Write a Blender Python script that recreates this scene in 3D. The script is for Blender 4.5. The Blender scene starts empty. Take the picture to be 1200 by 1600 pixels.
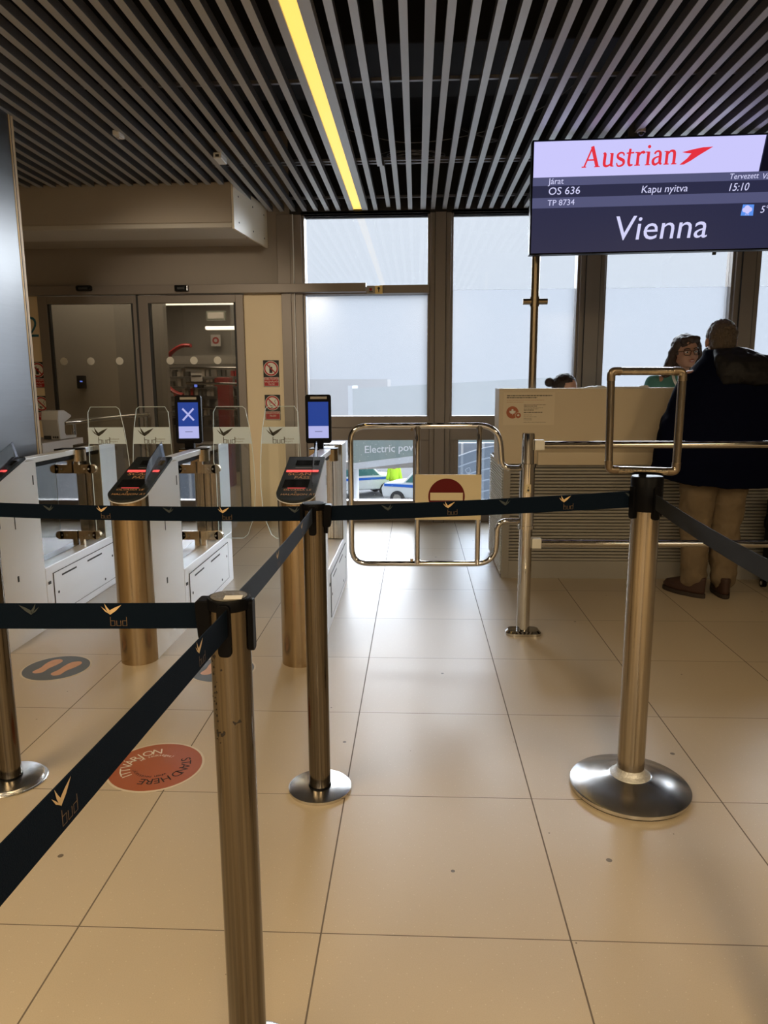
import bpy, bmesh, math, random
from mathutils import Vector, Matrix
random.seed(7)
PI = math.pi
scn = bpy.context.scene
COL = scn.collection

# ------------------------------------------------------------------ camera
CAM = Vector((0.228094, -1.53761, 1.309207))
PT, YWA, RL, FPX = 0.174091, 0.0452837, -0.00532346, 1126.47
_f = Vector((-math.sin(YWA)*math.cos(PT), math.cos(YWA)*math.cos(PT), -math.sin(PT)))
_r0 = Vector((math.cos(YWA), math.sin(YWA), 0)); _u0 = _r0.cross(_f)
_r = _r0*math.cos(RL) + _u0*math.sin(RL); _u = -_r0*math.sin(RL) + _u0*math.cos(RL)
cd = bpy.data.cameras.new('camera'); cam = bpy.data.objects.new('camera', cd); COL.objects.link(cam)
M = Matrix((( _r.x, _u.x, -_f.x), (_r.y, _u.y, -_f.y), (_r.z, _u.z, -_f.z))).to_4x4()
M.translation = CAM; cam.matrix_world = M
cd.sensor_fit = 'VERTICAL'; cd.sensor_height = 24.0; cd.lens = FPX/1600*24.0
cd.clip_start = 0.02; cd.clip_end = 400
scn.camera = cam
def ray(x, y): return _f + _r*((x-600)/FPX) - _u*((y-800)/FPX)
def at(x, y, Y):
    d = ray(x, y); return CAM + d*((Y-CAM.y)/d.y)
def atx(x, y, X):
    d = ray(x, y); return CAM + d*((X-CAM.x)/d.x)
def atz(x, y, Z):
    d = ray(x, y); return CAM + d*((Z-CAM.z)/d.z)

# ------------------------------------------------------------------ world, lights, exposure
scn.view_settings.view_transform = 'Standard'; scn.view_settings.look = 'None'
scn.view_settings.gamma = 1; scn.view_settings.use_curve_mapping = False
scn.view_settings.exposure = 0.0
w = bpy.data.worlds.new('overcast'); scn.world = w; w.use_nodes = True
nt = w.node_tree; bg = nt.nodes['Background']
tc = nt.nodes.new('ShaderNodeTexCoord'); sp = nt.nodes.new('ShaderNodeSeparateXYZ'); cr = nt.nodes.new('ShaderNodeValToRGB')
nt.links.new(tc.outputs['Generated'], sp.inputs[0]); nt.links.new(sp.outputs['Z'], cr.inputs[0]); nt.links.new(cr.outputs[0], bg.inputs[0])
cr.color_ramp.elements[0].position = 0.0; cr.color_ramp.elements[0].color = (0.74, 0.82, 0.93, 1)
cr.color_ramp.elements[1].position = 0.5; cr.color_ramp.elements[1].color = (0.92, 0.95, 1.0, 1)
bg.inputs[1].default_value = 0.97
sl = bpy.data.lights.new('overcast_sun', 'SUN'); sl.energy = 21.0; sl.angle = math.radians(70); sl.color = (0.90, 0.95, 1.0)
so = bpy.data.objects.new('overcast_sun', sl); COL.objects.link(so); so.rotation_euler = (math.radians(-58), 0, math.radians(-16))
def area(name, loc, rot, sx, sy, power, col):
    l = bpy.data.lights.new(name, 'AREA'); l.shape = 'RECTANGLE'; l.size = sx; l.size_y = sy; l.energy = power; l.color = col
    o = bpy.data.objects.new(name, l); COL.objects.link(o); o.location = loc; o.rotation_euler = rot; return o
WARM = (1.0, 0.76, 0.44)
area('hall_light', (-2.3, -2.2, 2.84), (0, 0, 0), 0.5, 4.0, 120, WARM)
area('hall_light', (0.6, -3.4, 2.84), (0, 0, 0), 0.5, 4.0, 95, WARM)
area('hall_light', (3.4, -3.6, 2.84), (0, 0, 0), 0.5, 4.0, 120, WARM)
area('hall_light', (-0.5, -8.0, 2.84), (0, 0, 0), 6.0, 2.0, 260, (1, 0.88, 0.7))
area('vestibule_light', (-2.4, 8.0, 2.6), (0, 0, 0), 1.6, 1.0, 25, (1, 0.9, 0.75))
area('vestibule_light', (-2.9, 6.25, 2.68), (0, 0, 0), 2.2, 0.25, 17, (1, 0.9, 0.75))

def spot(name, loc, tgt, power, size, col):
    l = bpy.data.lights.new(name, 'SPOT'); l.energy = power; l.color = col; l.spot_size = math.radians(size); l.spot_blend = 0.7; l.shadow_soft_size = 0.08
    o = bpy.data.objects.new(name, l); COL.objects.link(o); o.location = loc; o.rotation_euler = (Vector(tgt)-Vector(loc)).to_track_quat('-Z', 'Y').to_euler(); return o
spot('added_fill_spot', (-1.3, 0.3, 2.80), (-1.75, 5.3, 1.35), 230, 34, (1.0, 0.86, 0.66))  # added spot without a fixture, brightens the doors and cream panels

# ------------------------------------------------------------------ materials
MATS = {}
def s2l(v):
    v /= 255.0
    return v/12.92 if v <= 0.04045 else ((v+0.055)/1.055)**2.4
def C(r, g, b): return (s2l(r), s2l(g), s2l(b), 1)
def mat(name, col, rough=0.5, metal=0.0, emis=None, es=1.0, bump=0, bscale=60, spec=0.5, var=0, vscale=8, aniso=None, trans=0, ior=1.45, alpha=1):
    m = bpy.data.materials.new(name); m.use_nodes = True; n = m.node_tree; b = n.nodes['Principled BSDF']
    b.inputs['Base Color'].default_value = col; b.inputs['Roughness'].default_value = rough; b.inputs['Metallic'].default_value = metal
    b.inputs['Specular IOR Level'].default_value = spec; b.inputs['IOR'].default_value = ior
    b.inputs['Transmission Weight'].default_value = trans; b.inputs['Alpha'].default_value = alpha
    if emis: b.inputs['Emission Color'].default_value = emis; b.inputs['Emission Strength'].default_value = es
    t = n.nodes.new('ShaderNodeTexCoord')
    if bump or var or aniso:
        mp = n.nodes.new('ShaderNodeMapping'); n.links.new(t.outputs['Object'], mp.inputs[0])
        if aniso: mp.inputs['Scale'].default_value = aniso
    if var:
        nz = n.nodes.new('ShaderNodeTexNoise'); nz.inputs['Scale'].default_value = vscale; nz.inputs['Detail'].default_value = 6
        n.links.new(mp.outputs[0], nz.inputs[0])
        mx = n.nodes.new('ShaderNodeMix'); mx.data_type = 'RGBA'; mx.inputs[6].default_value = tuple(c*(1-var) for c in col[:3])+(1,); mx.inputs[7].default_value = tuple(min(1, c*(1+var)) for c in col[:3])+(1,)
        n.links.new(nz.outputs['Fac'], mx.inputs[0]); n.links.new(mx.outputs[2], b.inputs['Base Color'])
    if bump:
        nb = n.nodes.new('ShaderNodeTexNoise'); nb.inputs['Scale'].default_value = bscale; nb.inputs['Detail'].default_value = 4
        n.links.new(mp.outputs[0], nb.inputs[0]); bp = n.nodes.new('ShaderNodeBump'); bp.inputs['Strength'].default_value = bump; bp.inputs['Distance'].default_value = 0.01
        n.links.new(nb.outputs['Fac'], bp.inputs['Height']); n.links.new(bp.outputs[0], b.inputs['Normal'])
    MATS[name] = m; return m
def glassmat(name, tint, refl, base_t=1.0, frost=0.0, frostcol=(0.8, 0.87, 0.95, 1), rough=0.02, fres=True):
    """clear architectural pane: transparent + mirror by Fresnel, optional frosting"""
    m = bpy.data.materials.new(name); m.use_nodes = True; n = m.node_tree; n.nodes.clear()
    out = n.nodes.new('ShaderNodeOutputMaterial'); tr = n.nodes.new('ShaderNodeBsdfTransparent'); tr.inputs[0].default_value = tint
    gl = n.nodes.new('ShaderNodeBsdfGlossy'); gl.inputs['Roughness'].default_value = rough; gl.inputs[0].default_value = (1, 1, 1, 1)
    mx = n.nodes.new('ShaderNodeMixShader')
    if fres:
        fr = n.nodes.new('ShaderNodeFresnel'); fr.inputs[0].default_value = 1.5
        ml = n.nodes.new('ShaderNodeMath'); ml.operation = 'MULTIPLY'; ml.use_clamp = True; ml.inputs[1].default_value = refl
        n.links.new(fr.outputs[0], ml.inputs[0]); n.links.new(ml.outputs[0], mx.inputs[0])
    else: mx.inputs[0].default_value = refl
    src = tr
    if frost:
        tl = n.nodes.new('ShaderNodeBsdfTranslucent'); tl.inputs[0].default_value = frostcol
        m2 = n.nodes.new('ShaderNodeMixShader'); m2.inputs[0].default_value = frost
        n.links.new(tr.outputs[0], m2.inputs[1]); n.links.new(tl.outputs[0], m2.inputs[2]); src = m2
    n.links.new(src.outputs[0], mx.inputs[1]); n.links.new(gl.outputs[0], mx.inputs[2]); n.links.new(mx.outputs[0], out.inputs[0])
    MATS[name] = m; return m

def floor_mat():
    m = bpy.data.materials.new('floor_tiles'); m.use_nodes = True; n = m.node_tree; b = n.nodes['Principled BSDF']; L = n.links.new
    t = n.nodes.new('ShaderNodeTexCoord'); s = n.nodes.new('ShaderNodeSeparateXYZ'); L(t.outputs['Object'], s.inputs[0])
    def math_(op, a, bb, clamp=False):
        q = n.nodes.new('ShaderNodeMath'); q.operation = op; q.use_clamp = clamp
        for i, v in enumerate((a, bb)):
            if v is None: continue
            if isinstance(v, (int, float)): q.inputs[i].default_value = v
            else: L(v, q.inputs[i])
        return q.outputs[0]
    px = math_('PINGPONG', s.outputs['X'], 0.3); py = math_('PINGPONG', s.outputs['Y'], 0.3)
    gx = math_('LESS_THAN', px, 0.0021); gy = math_('LESS_THAN', py, 0.0014)
    g = math_('MAXIMUM', gx, gy)
    fx = math_('FLOOR', math_('DIVIDE', s.outputs['X'], 0.6), None); fy = math_('FLOOR', math_('DIVIDE', s.outputs['Y'], 0.6), None)
    cb = n.nodes.new('ShaderNodeCombineXYZ'); L(fx, cb.inputs[0]); L(fy, cb.inputs[1])
    wn = n.nodes.new('ShaderNodeTexWhiteNoise'); L(cb.outputs[0], wn.inputs[0])
    n1 = n.nodes.new('ShaderNodeTexNoise'); n1.inputs['Scale'].default_value = 2.2; n1.inputs['Detail'].default_value = 8; L(t.outputs['Object'], n1.inputs[0])
    n2 = n.nodes.new('ShaderNodeTexNoise'); n2.inputs['Scale'].default_value = 420; n2.inputs['Detail'].default_value = 2; L(t.outputs['Object'], n2.inputs[0])
    r1 = n.nodes.new('ShaderNodeMix'); r1.data_type = 'RGBA'; L(n1.outputs['Fac'], r1.inputs[0])
    r1.inputs[6].default_value = (0.500, 0.410, 0.292, 1); r1.inputs[7].default_value = (0.560, 0.462, 0.335, 1)
    v1 = math_('ADD', math_('MULTIPLY', wn.outputs['Value'], 0.05), math_('ADD', math_('MULTIPLY', n2.outputs['Fac'], 0.22), 0.865))
    vm = n.nodes.new('ShaderNodeMix'); vm.data_type = 'RGBA'; vm.blend_type = 'MULTIPLY'; vm.inputs[0].default_value = 1; L(r1.outputs[2], vm.inputs[6])
    cc = n.nodes.new('ShaderNodeCombineColor'); L(v1, cc.inputs[0]); L(v1, cc.inputs[1]); L(v1, cc.inputs[2]); L(cc.outputs[0], vm.inputs[7])
    # dark specks and pale chips
    vo = n.nodes.new('ShaderNodeTexVoronoi'); vo.voronoi_dimensions = '2D'; vo.inputs['Scale'].default_value = 2.6; L(t.outputs['Object'], vo.inputs[0])
    spn = n.nodes.new('ShaderNodeSeparateColor'); L(vo.outputs['Color'], spn.inputs[0])
    spk = math_('LESS_THAN', vo.outputs['Distance'], math_('MULTIPLY', math_('POWER', spn.outputs[0], 2.5), 0.022))
    vo2 = n.nodes.new('ShaderNodeTexVoronoi'); vo2.voronoi_dimensions = '2D'; vo2.inputs['Scale'].default_value = 26; L(t.outputs['Object'], vo2.inputs[0])
    spk2 = math_('LESS_THAN', vo2.outputs['Distance'], 0.035)
    a = n.nodes.new('ShaderNodeMix'); a.data_type = 'RGBA'; L(math_('MULTIPLY', spk2, 0.45), a.inputs[0]); L(vm.outputs[2], a.inputs[6]); a.inputs[7].default_value = (0.75, 0.68, 0.55, 1)
    bq = n.nodes.new('ShaderNodeMix'); bq.data_type = 'RGBA'; L(math_('MULTIPLY', spk, 0.8), bq.inputs[0]); L(a.outputs[2], bq.inputs[6]); bq.inputs[7].default_value = (0.05, 0.035, 0.025, 1)
    c = n.nodes.new('ShaderNodeMix'); c.data_type = 'RGBA'; L(g, c.inputs[0]); L(bq.outputs[2], c.inputs[6]); c.inputs[7].default_value = (0.14, 0.105, 0.075, 1)
    L(c.outputs[2], b.inputs['Base Color'])
    rr = math_('ADD', math_('MULTIPLY', n1.outputs['Fac'], 0.12), math_('ADD', math_('MULTIPLY', g, 0.4), 0.30), True); L(rr, b.inputs['Roughness'])
    bp = n.nodes.new('ShaderNodeBump'); bp.inputs['Strength'].default_value = 0.25; bp.inputs['Distance'].default_value = 0.002
    L(math_('SUBTRACT', math_('MULTIPLY', n2.outputs['Fac'], 0.15), g), bp.inputs['Height']); L(bp.outputs[0], b.inputs['Normal'])
    MATS['floor'] = m; return m
floor_mat()
mat('steel', (0.62, 0.61, 0.60, 1), 0.32, 1.0, bump=0.05, bscale=40, aniso=(1, 1, 0.02), var=0.05, vscale=30)      # brushed, vertical grain
mat('post_steel', (0.38, 0.33, 0.265, 1), 0.17, 1.0, bump=0.06, bscale=140, aniso=(1, 1, 0.008), var=0.6, vscale=110)
mat('slim_steel', (0.155, 0.13, 0.10, 1), 0.15, 1.0, bump=0.06, bscale=140, aniso=(1, 1, 0.006), var=1.0, vscale=130)  # base painted darker for a figure the posts would reflect
mat('cabinet_steel', (0.94, 0.95, 0.96, 1), 0.34, 0.25, bump=0.03, bscale=80, aniso=(1, 0.05, 1), var=0.03, vscale=12)
mat('chrome', (0.58, 0.56, 0.53, 1), 0.05, 1.0)
mat('base_steel', (0.70, 0.69, 0.68, 1), 0.24, 1.0, bump=0.04, bscale=30, var=0.05, vscale=20)
mat('column_steel', (0.17, 0.172, 0.175, 1), 0.36, 1.0, bump=0.06, bscale=40, aniso=(1, 0.05, 1))
mat('black_plastic', (0.003, 0.003, 0.004, 1), 0.38, spec=0.09)
mat('black_gloss', (0.008, 0.009, 0.011, 1), 0.12)
mat('seam', (0.03, 0.03, 0.03, 1), 0.6)
mat('webbing', (0.0025, 0.0065, 0.014, 1), 0.75, bump=0.25, bscale=900, spec=0.06)
mat('webbing_back', (0.016, 0.018, 0.022, 1), 0.7, bump=0.5, bscale=500, aniso=(1, 1, 4), spec=0.2)
mat('print_gold', (0.60, 0.42, 0.22, 1), 0.5)
mat('print_dim', (0.035, 0.045, 0.05, 1), 0.5)
mat('slat', (0.46, 0.47, 0.49, 1), 0.38, 0.35, bump=0.10, bscale=600)
mat('slat_dark', (0.05, 0.053, 0.06, 1), 0.5, 0.2)
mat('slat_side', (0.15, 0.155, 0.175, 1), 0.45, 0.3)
mat('void', (0.006, 0.006, 0.008, 1), 0.9)
mat('duct', (0.012, 0.012, 0.016, 1), 0.7)
mat('runner', (0.28, 0.28, 0.30, 1), 0.4, 0.6)
mat('frame', (0.25, 0.21, 0.18, 1), 0.42, 0.2, var=0.06, vscale=3)
mat('frame_dark', (0.028, 0.026, 0.026, 1), 0.5)
mat('wall_brown', (0.31, 0.265, 0.225, 1), 0.5, var=0.04, vscale=2)
mat('wall_cream', (0.82, 0.66, 0.43, 1), 0.45, var=0.04, vscale=2)
mat('wall_hall', (0.26, 0.22, 0.17, 1), 0.7, var=0.05, vscale=1)
mat('bulkhead', (0.50, 0.44, 0.37, 1), 0.55, var=0.05, vscale=2)
mat('bulk_side', (0.95, 0.88, 0.74, 1), 0.4)  # base lightened to stand in for window light on this side
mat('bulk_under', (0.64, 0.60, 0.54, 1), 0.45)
mat('yellow_light', (0.9, 0.7, 0.2, 1), 0.4, emis=(1.0, 0.62, 0.12, 1), es=1.15)
mat('tube_light', (1, 1, 1, 1), 0.4, emis=(1.0, 0.93, 0.74, 1), es=3.0)
mat('desk_cream', (0.58, 0.485, 0.345, 1), 0.45, var=0.03, vscale=2)
mat('desk_white', (0.70, 0.68, 0.62, 1), 0.45)
mat('desk_slats', (0.32, 0.295, 0.255, 1), 0.5)
mat('desk_groove', (0.16, 0.145, 0.125, 1), 0.7)
mat('plate_cream', (0.66, 0.56, 0.36, 1), 0.4)
mat('red_sign', (0.115, 0.006, 0.006, 1), 0.5, spec=0.2)
mat('red_print', (0.42, 0.012, 0.014, 1), 0.5)
mat('white_print', (0.75, 0.70, 0.60, 1), 0.5)
mat('white_paint', (0.78, 0.78, 0.78, 1), 0.45)
mat('black_print', (0.015, 0.013, 0.012, 1), 0.6)
mat('teal_print', (0.02, 0.12, 0.17, 1), 0.5)
mat('sticker_orange', (0.37, 0.10, 0.038, 1), 0.42, var=0.08, vscale=6)
mat('sticker_grey', (0.12, 0.135, 0.16, 1), 0.5, var=0.12, vscale=9)
mat('print_brown', (0.16, 0.10, 0.055, 1), 0.6)
mat('foot_print', (0.74, 0.43, 0.30, 1), 0.5, var=0.15, vscale=25)
mat('sticker_rim', (0.66, 0.58, 0.46, 1), 0.5)
mat('frost_sticker', (0.76, 0.88, 0.98, 1), 0.6)
mat('logo_dark', (0.045, 0.04, 0.03, 1), 0.6)
mat('logo_grey', (0.35, 0.36, 0.36, 1), 0.6)
mat('glass_edge', (0.80, 0.88, 0.84, 1), 0.25, emis=None)
glassmat('pane', (0.97, 0.985, 1.0, 1), 0.9)
glassmat('pane_low', (0.82, 0.83, 0.85, 1), 0.5)
glassmat('pane_frost', (0.93, 0.96, 1.0, 1), 0.9, frost=0.45, frostcol=(0.21, 0.217, 0.232, 1), rough=0.2)
glassmat('graphic_film', (0.60, 0.68, 0.76, 1), 0.3, frost=0.35, frostcol=(0.10, 0.115, 0.135, 1))
glassmat('arc_film', (1, 1, 1, 1), 0.3, frost=0.6, frostcol=(0.35, 0.36, 0.38, 1))
glassmat('flap_glass', (0.93, 0.95, 0.94, 1), 1.0)
glassmat('gate_glass', (0.80, 0.86, 0.86, 1), 2.2)
glassmat('door_glass', (0.72, 0.69, 0.64, 1), 1.6)
glassmat('fin', (0.74, 0.76, 0.86, 1), 1.5, frost=0.18, frostcol=(0.7, 0.7, 0.85, 1))
mat('led_red', (0.5, 0.05, 0.05, 1), 0.4, emis=(1.0, 0.10, 0.09, 1), es=1.1)
mat('plate_black', (0.020, 0.026, 0.030, 1), 0.30)
mat('print_orange', (0.80, 0.46, 0.22, 1), 0.5)
mat('scr_blue', (0, 0, 0, 1), 0.3, emis=(0.014, 0.048, 0.27, 1), es=1, spec=0.2)
mat('scr_white', (0, 0, 0, 1), 0.3, emis=(0.44, 0.45, 0.80, 1), es=1, spec=0.2)
mat('lcd_white', (0, 0, 0, 1), 0.35, emis=(0.60, 0.58, 0.98, 1), es=1)
mat('lcd_text', (0, 0, 0, 1), 0.35, emis=(0.66, 0.66, 0.95, 1), es=1)
mat('lcd_red', (0, 0, 0, 1), 0.35, emis=(0.78, 0.03, 0.05, 1), es=1)
mat('lcd_band', (0, 0, 0, 1), 0.35, emis=(0.085, 0.09, 0.19, 1), es=1)
mat('lcd_dark', (0, 0, 0, 1), 0.35, emis=(0.022, 0.024, 0.062, 1), es=1)
mat('lcd_black', (0, 0, 0, 1), 0.35, emis=(0.003, 0.003, 0.01, 1), es=1)
mat('lcd_icon', (0, 0, 0, 1), 0.35, emis=(0.10, 0.28, 0.85, 1), es=1)
mat('skin', (0.42, 0.23, 0.16, 1), 0.5, bump=0.05, bscale=200)
mat('skin_man', (0.40, 0.21, 0.14, 1), 0.5, bump=0.05, bscale=200)
mat('lips', (0.30, 0.09, 0.08, 1), 0.45)
mat('hair_dark', (0.022, 0.013, 0.010, 1), 0.5, bump=0.6, bscale=160, aniso=(1, 1, 0.12), var=0.3, vscale=60)
mat('hair_brown', (0.035, 0.019, 0.014, 1), 0.5, bump=0.6, bscale=160, aniso=(1, 1, 0.15), var=0.3, vscale=60)
mat('hair_grey', (0.085, 0.062, 0.046, 1), 0.5, bump=1.0, bscale=240, aniso=(1, 1, 0.12), var=0.55, vscale=110)
mat('coat', (0.002, 0.003, 0.012, 1), 0.85, bump=0.4, bscale=14, spec=0.05)
mat('hood', (0.010, 0.0095, 0.011, 1), 0.55, bump=0.5, bscale=18, spec=0.25)
mat('trousers', (0.17, 0.125, 0.078, 1), 0.85, bump=0.5, bscale=22, var=0.12, vscale=20, spec=0.15)
mat('shoe', (0.045, 0.020, 0.013, 1), 0.6, var=0.2, vscale=30)
mat('sole', (0.03, 0.02, 0.015, 1), 0.7)
mat('tee', (0.085, 0.215, 0.195, 1), 0.85, bump=0.2, bscale=30, spec=0.1)
mat('white_cloth', (0.72, 0.72, 0.72, 1), 0.8, bump=0.2, bscale=60)
mat('device_grey', (0.42, 0.39, 0.35, 1), 0.5)
mat('device_light', (0.60, 0.57, 0.53, 1), 0.45)
mat('table_white', (0.66, 0.60, 0.54, 1), 0.45)
mat('brass', (0.45, 0.345, 0.22, 1), 0.22, 1.0, bump=0.05, bscale=60, aniso=(1, 1, 0.02), var=0.2, vscale=40)  # on the stainless round nose this tint paints in warm reflected light
mat('red_box', (0.36, 0.022, 0.025, 1), 0.4)
mat('vest_wall', (0.30, 0.28, 0.25, 1), 0.5, var=0.05, vscale=2)
mat('vest_dark', (0.10, 0.095, 0.09, 1), 0.5)
mat('snow', (0.21, 0.215, 0.22, 1), 1.0, var=0.22, vscale=0.5, spec=0)
mat('car_white', (0.88, 0.90, 0.92, 1), 0.9, spec=0.05)
mat('car_glass', (0.08, 0.22, 0.22, 1), 0.6, spec=0.05)
mat('car_blue', (0.04, 0.17, 0.70, 1), 0.9, spec=0)
mat('tyre', (0.07, 0.07, 0.075, 1), 0.9, spec=0)
mat('lamp_orange', (0.85, 0.30, 0.03, 1), 0.4)
mat('hi_vis', (0.55, 0.88, 0.06, 1), 0.9, spec=0)
mat('work_trousers', (0.25, 0.27, 0.34, 1), 0.8)
mat('banner', (0.40, 0.475, 0.445, 1), 0.9, var=0.12, vscale=0.6, spec=0)
mat('wording_white', (1.0, 1.0, 1.0, 1), 0.9, spec=0)
mat('concrete', (0.48, 0.44, 0.40, 1), 1.0, var=0.1, vscale=1, spec=0)
mat('graphic', (0.42, 0.47, 0.54, 1), 0.9, var=0.1, vscale=3, spec=0)
mat('snow_dot', (0.85, 0.88, 0.92, 1), 0.6)
mat('cable', (0.12, 0.12, 0.13, 1), 0.5)
mat('olive_panel', (0.15, 0.16, 0.13, 1), 0.5)

mat('chrome_worn', (0.80, 0.79, 0.76, 1), 0.45, 0.7, bump=0.4, bscale=200, var=0.3, vscale=120)
mat('corner_brown', (0.22, 0.17, 0.12, 1), 0.35, 0.9)
mat('webbing_grey', (0.030, 0.042, 0.066, 1), 0.6, bump=0.25, bscale=900, spec=0.2)
mat('notice_paper', (0.64, 0.545, 0.40, 1), 0.3)
mat('post_brown', (0.30, 0.235, 0.16, 1), 0.3, 1.0)
mat('brass_plate', (0.55, 0.42, 0.20, 1), 0.35, 0.8)
mat('led_blue', (0.05, 0.05, 0.4, 1), 0.4, emis=(0.15, 0.25, 1.0, 1), es=1.5)
# ------------------------------------------------------------------ mesh builder
def smooth_path(pts, n=8, closed=False):
    pts = [Vector(p) for p in pts]; out = []; N = len(pts)
    rng = range(N if closed else N-1)
    for i in rng:
        if closed: p0, p1, p2, p3 = pts[(i-1) % N], pts[i], pts[(i+1) % N], pts[(i+2) % N]
        else: p0, p1, p2, p3 = pts[max(i-1, 0)], pts[i], pts[i+1], pts[min(i+2, N-1)]
        for k in range(n):
            t = k/n
            out.append(0.5*((2*p1)+(-p0+p2)*t+(2*p0-5*p1+4*p2-p3)*t*t+(-p0+3*p1-3*p2+p3)*t**3))
    if not closed: out.append(pts[-1])
    return out
def fillet(pts, r, n=6, closed=False):
    """round the corners of a polyline with radius r"""
    pts = [Vector(p) for p in pts]; N = len(pts); out = []
    for i in range(N):
        if not closed and i in (0, N-1): out.append(pts[i]); continue
        p, a, b = pts[i], pts[i-1], pts[(i+1) % N]
        da, db = (a-p), (b-p); rr = r if not isinstance(r, (list, tuple)) else r[i]
        d = min(rr, da.length*0.49, db.length*0.49); da.normalize(); db.normalize()
        if d < 1e-5: out.append(p); continue
        s, e = p+da*d, p+db*d
        for k in range(n+1):
            t = k/n; out.append(s*(1-t)**2+p*2*t*(1-t)+e*t*t)
    return out
class MB:
    def __init__(self): self.bm = bmesh.new()
    def face(self, vs, mi=0):
        try:
            f = self.bm.faces.new(vs); f.material_index = mi; return f
        except ValueError: return None
    def box(self, x0, x1, y0, y1, z0, z1, mi=0, rot=None, piv=None):
        c = [Vector((x, y, z)) for x in (x0, x1) for y in (y0, y1) for z in (z0, z1)]
        if rot is not None:
            pv = Vector(piv) if piv is not None else Vector(((x0+x1)/2, (y0+y1)/2, (z0+z1)/2))
            c = [rot @ (p-pv) + pv for p in c]
        v = [self.bm.verts.new(p) for p in c]
        for q in ((0, 1, 3, 2), (4, 6, 7, 5), (0, 4, 5, 1), (2, 3, 7, 6), (0, 2, 6, 4), (1, 5, 7, 3)): self.face([v[i] for i in q], mi)
        return self
    def rings(self, rings, closed_ring=True, caps=True, mi=0, loop=False):
        R = [[self.bm.verts.new(p) for p in r] for r in rings]
        nr = len(R)
        for i in range(nr if loop else nr-1):
            a, b = R[i], R[(i+1) % nr]; n = len(a)
            for k in range(n if closed_ring else n-1): self.face([a[k], a[(k+1) % n], b[(k+1) % n], b[k]], mi)
        if caps and not loop:
            self.face(list(reversed(R[0])), mi); self.face(R[-1], mi)
        return self
    def tube(self, pts, r, seg=12, mi=0, closed=False, caps=True, sc=None):
        pts = [Vector(p) for p in pts]; N = len(pts); rs = []
        t0 = (pts[1]-pts[0]).normalized(); up = Vector((0, 0, 1)) if abs(t0.z) < 0.9 else Vector((1, 0, 0))
        u = t0.cross(up).normalized(); v = u.cross(t0)
        for i, p in enumerate(pts):
            if closed: t = (pts[(i+1) % N]-pts[i-1]).normalized()
            else: t = (pts[min(i+1, N-1)]-pts[max(i-1, 0)]).normalized()
            u = (u - t*u.dot(t)).normalized(); v = t.cross(u)
            rad = r[i] if isinstance(r, (list, tuple)) else r
            s1, s2 = sc if sc else (1, 1)
            rs.append([p+u*(rad*s1*math.cos(2*PI*k/seg))+v*(rad*s2*math.sin(2*PI*k/seg)) for k in range(seg)])
        return self.rings(rs, caps=caps, mi=mi, loop=closed)
    def cyl(self, p0, p1, r, seg=32, mi=0, r2=None):
        return self.tube([p0, p1], [r, r if r2 is None else r2], seg, mi)
    def lathe(self, prof, cx, cy, seg=48, mi=0):
        rs = [[Vector((cx+r*math.cos(2*PI*k/seg), cy+r*math.sin(2*PI*k/seg), z)) for k in range(seg)] for r, z in prof]
        return self.rings(rs, mi=mi)
    def prism(self, pts, f, t0, t1, mi=0):
        """pts 2D outline (ccw); f(u,v,t)->Vector"""
        a = [self.bm.verts.new(f(u, v, t0)) for u, v in pts]; b = [self.bm.verts.new(f(u, v, t1)) for u, v in pts]; n = len(pts)
        self.face(list(reversed(a)), mi); self.face(b, mi)
        for k in range(n): self.face([a[k], a[(k+1) % n], b[(k+1) % n], b[k]], mi)
        return self
    def poly(self, pts, f, mi=0):
        self.face([self.bm.verts.new(f(u, v)) for u, v in pts], mi); return self
    def ell(self, c, r, seg=20, rng=12, mi=0, rot=None):
        c = Vector(c); rs = []
        def q(v): return c + (rot @ v if rot is not None else v)
        top = self.bm.verts.new(q(Vector((0, 0, r[2])))); bot = self.bm.verts.new(q(Vector((0, 0, -r[2]))))
        R = []
        for i in range(1, rng):
            th = PI*i/rng
            R.append([self.bm.verts.new(q(Vector((r[0]*math.sin(th)*math.cos(2*PI*k/seg), r[1]*math.sin(th)*math.sin(2*PI*k/seg), r[2]*math.cos(th))))) for k in range(seg)])
        for k in range(seg):
            self.face([top, R[0][k], R[0][(k+1) % seg]], mi); self.face([R[-1][k], bot, R[-1][(k+1) % seg]], mi)
            for i in range(len(R)-1): self.face([R[i][k], R[i+1][k], R[i+1][(k+1) % seg], R[i][(k+1) % seg]], mi)
        return self
    def cap(self, p0, p1, r0, r1, seg=16, mi=0):
        """tapered capsule"""
        p0, p1 = Vector(p0), Vector(p1); t = (p1-p0).normalized(); up = Vector((0, 0, 1)) if abs(t.z) < 0.9 else Vector((1, 0, 0))
        u = t.cross(up).normalized(); v = t.cross(u); rs = []
        for k in range(0, 5):
            a = -PI/2+PI/2*k/4
            if k == 0: a += 0.15
            rs.append((p0+t*(r0*math.sin(a)), r0*math.cos(a)))
        for k in range(0, 5):
            a = PI/2*k/4
            if k == 4: a -= 0.15
            rs.append((p1+t*(r1*math.sin(a)), r1*math.cos(a)))
        return self.rings([[c+u*(q*math.cos(2*PI*k/seg))+v*(q*math.sin(2*PI*k/seg)) for k in range(seg)] for c, q in rs], mi=mi)
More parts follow.
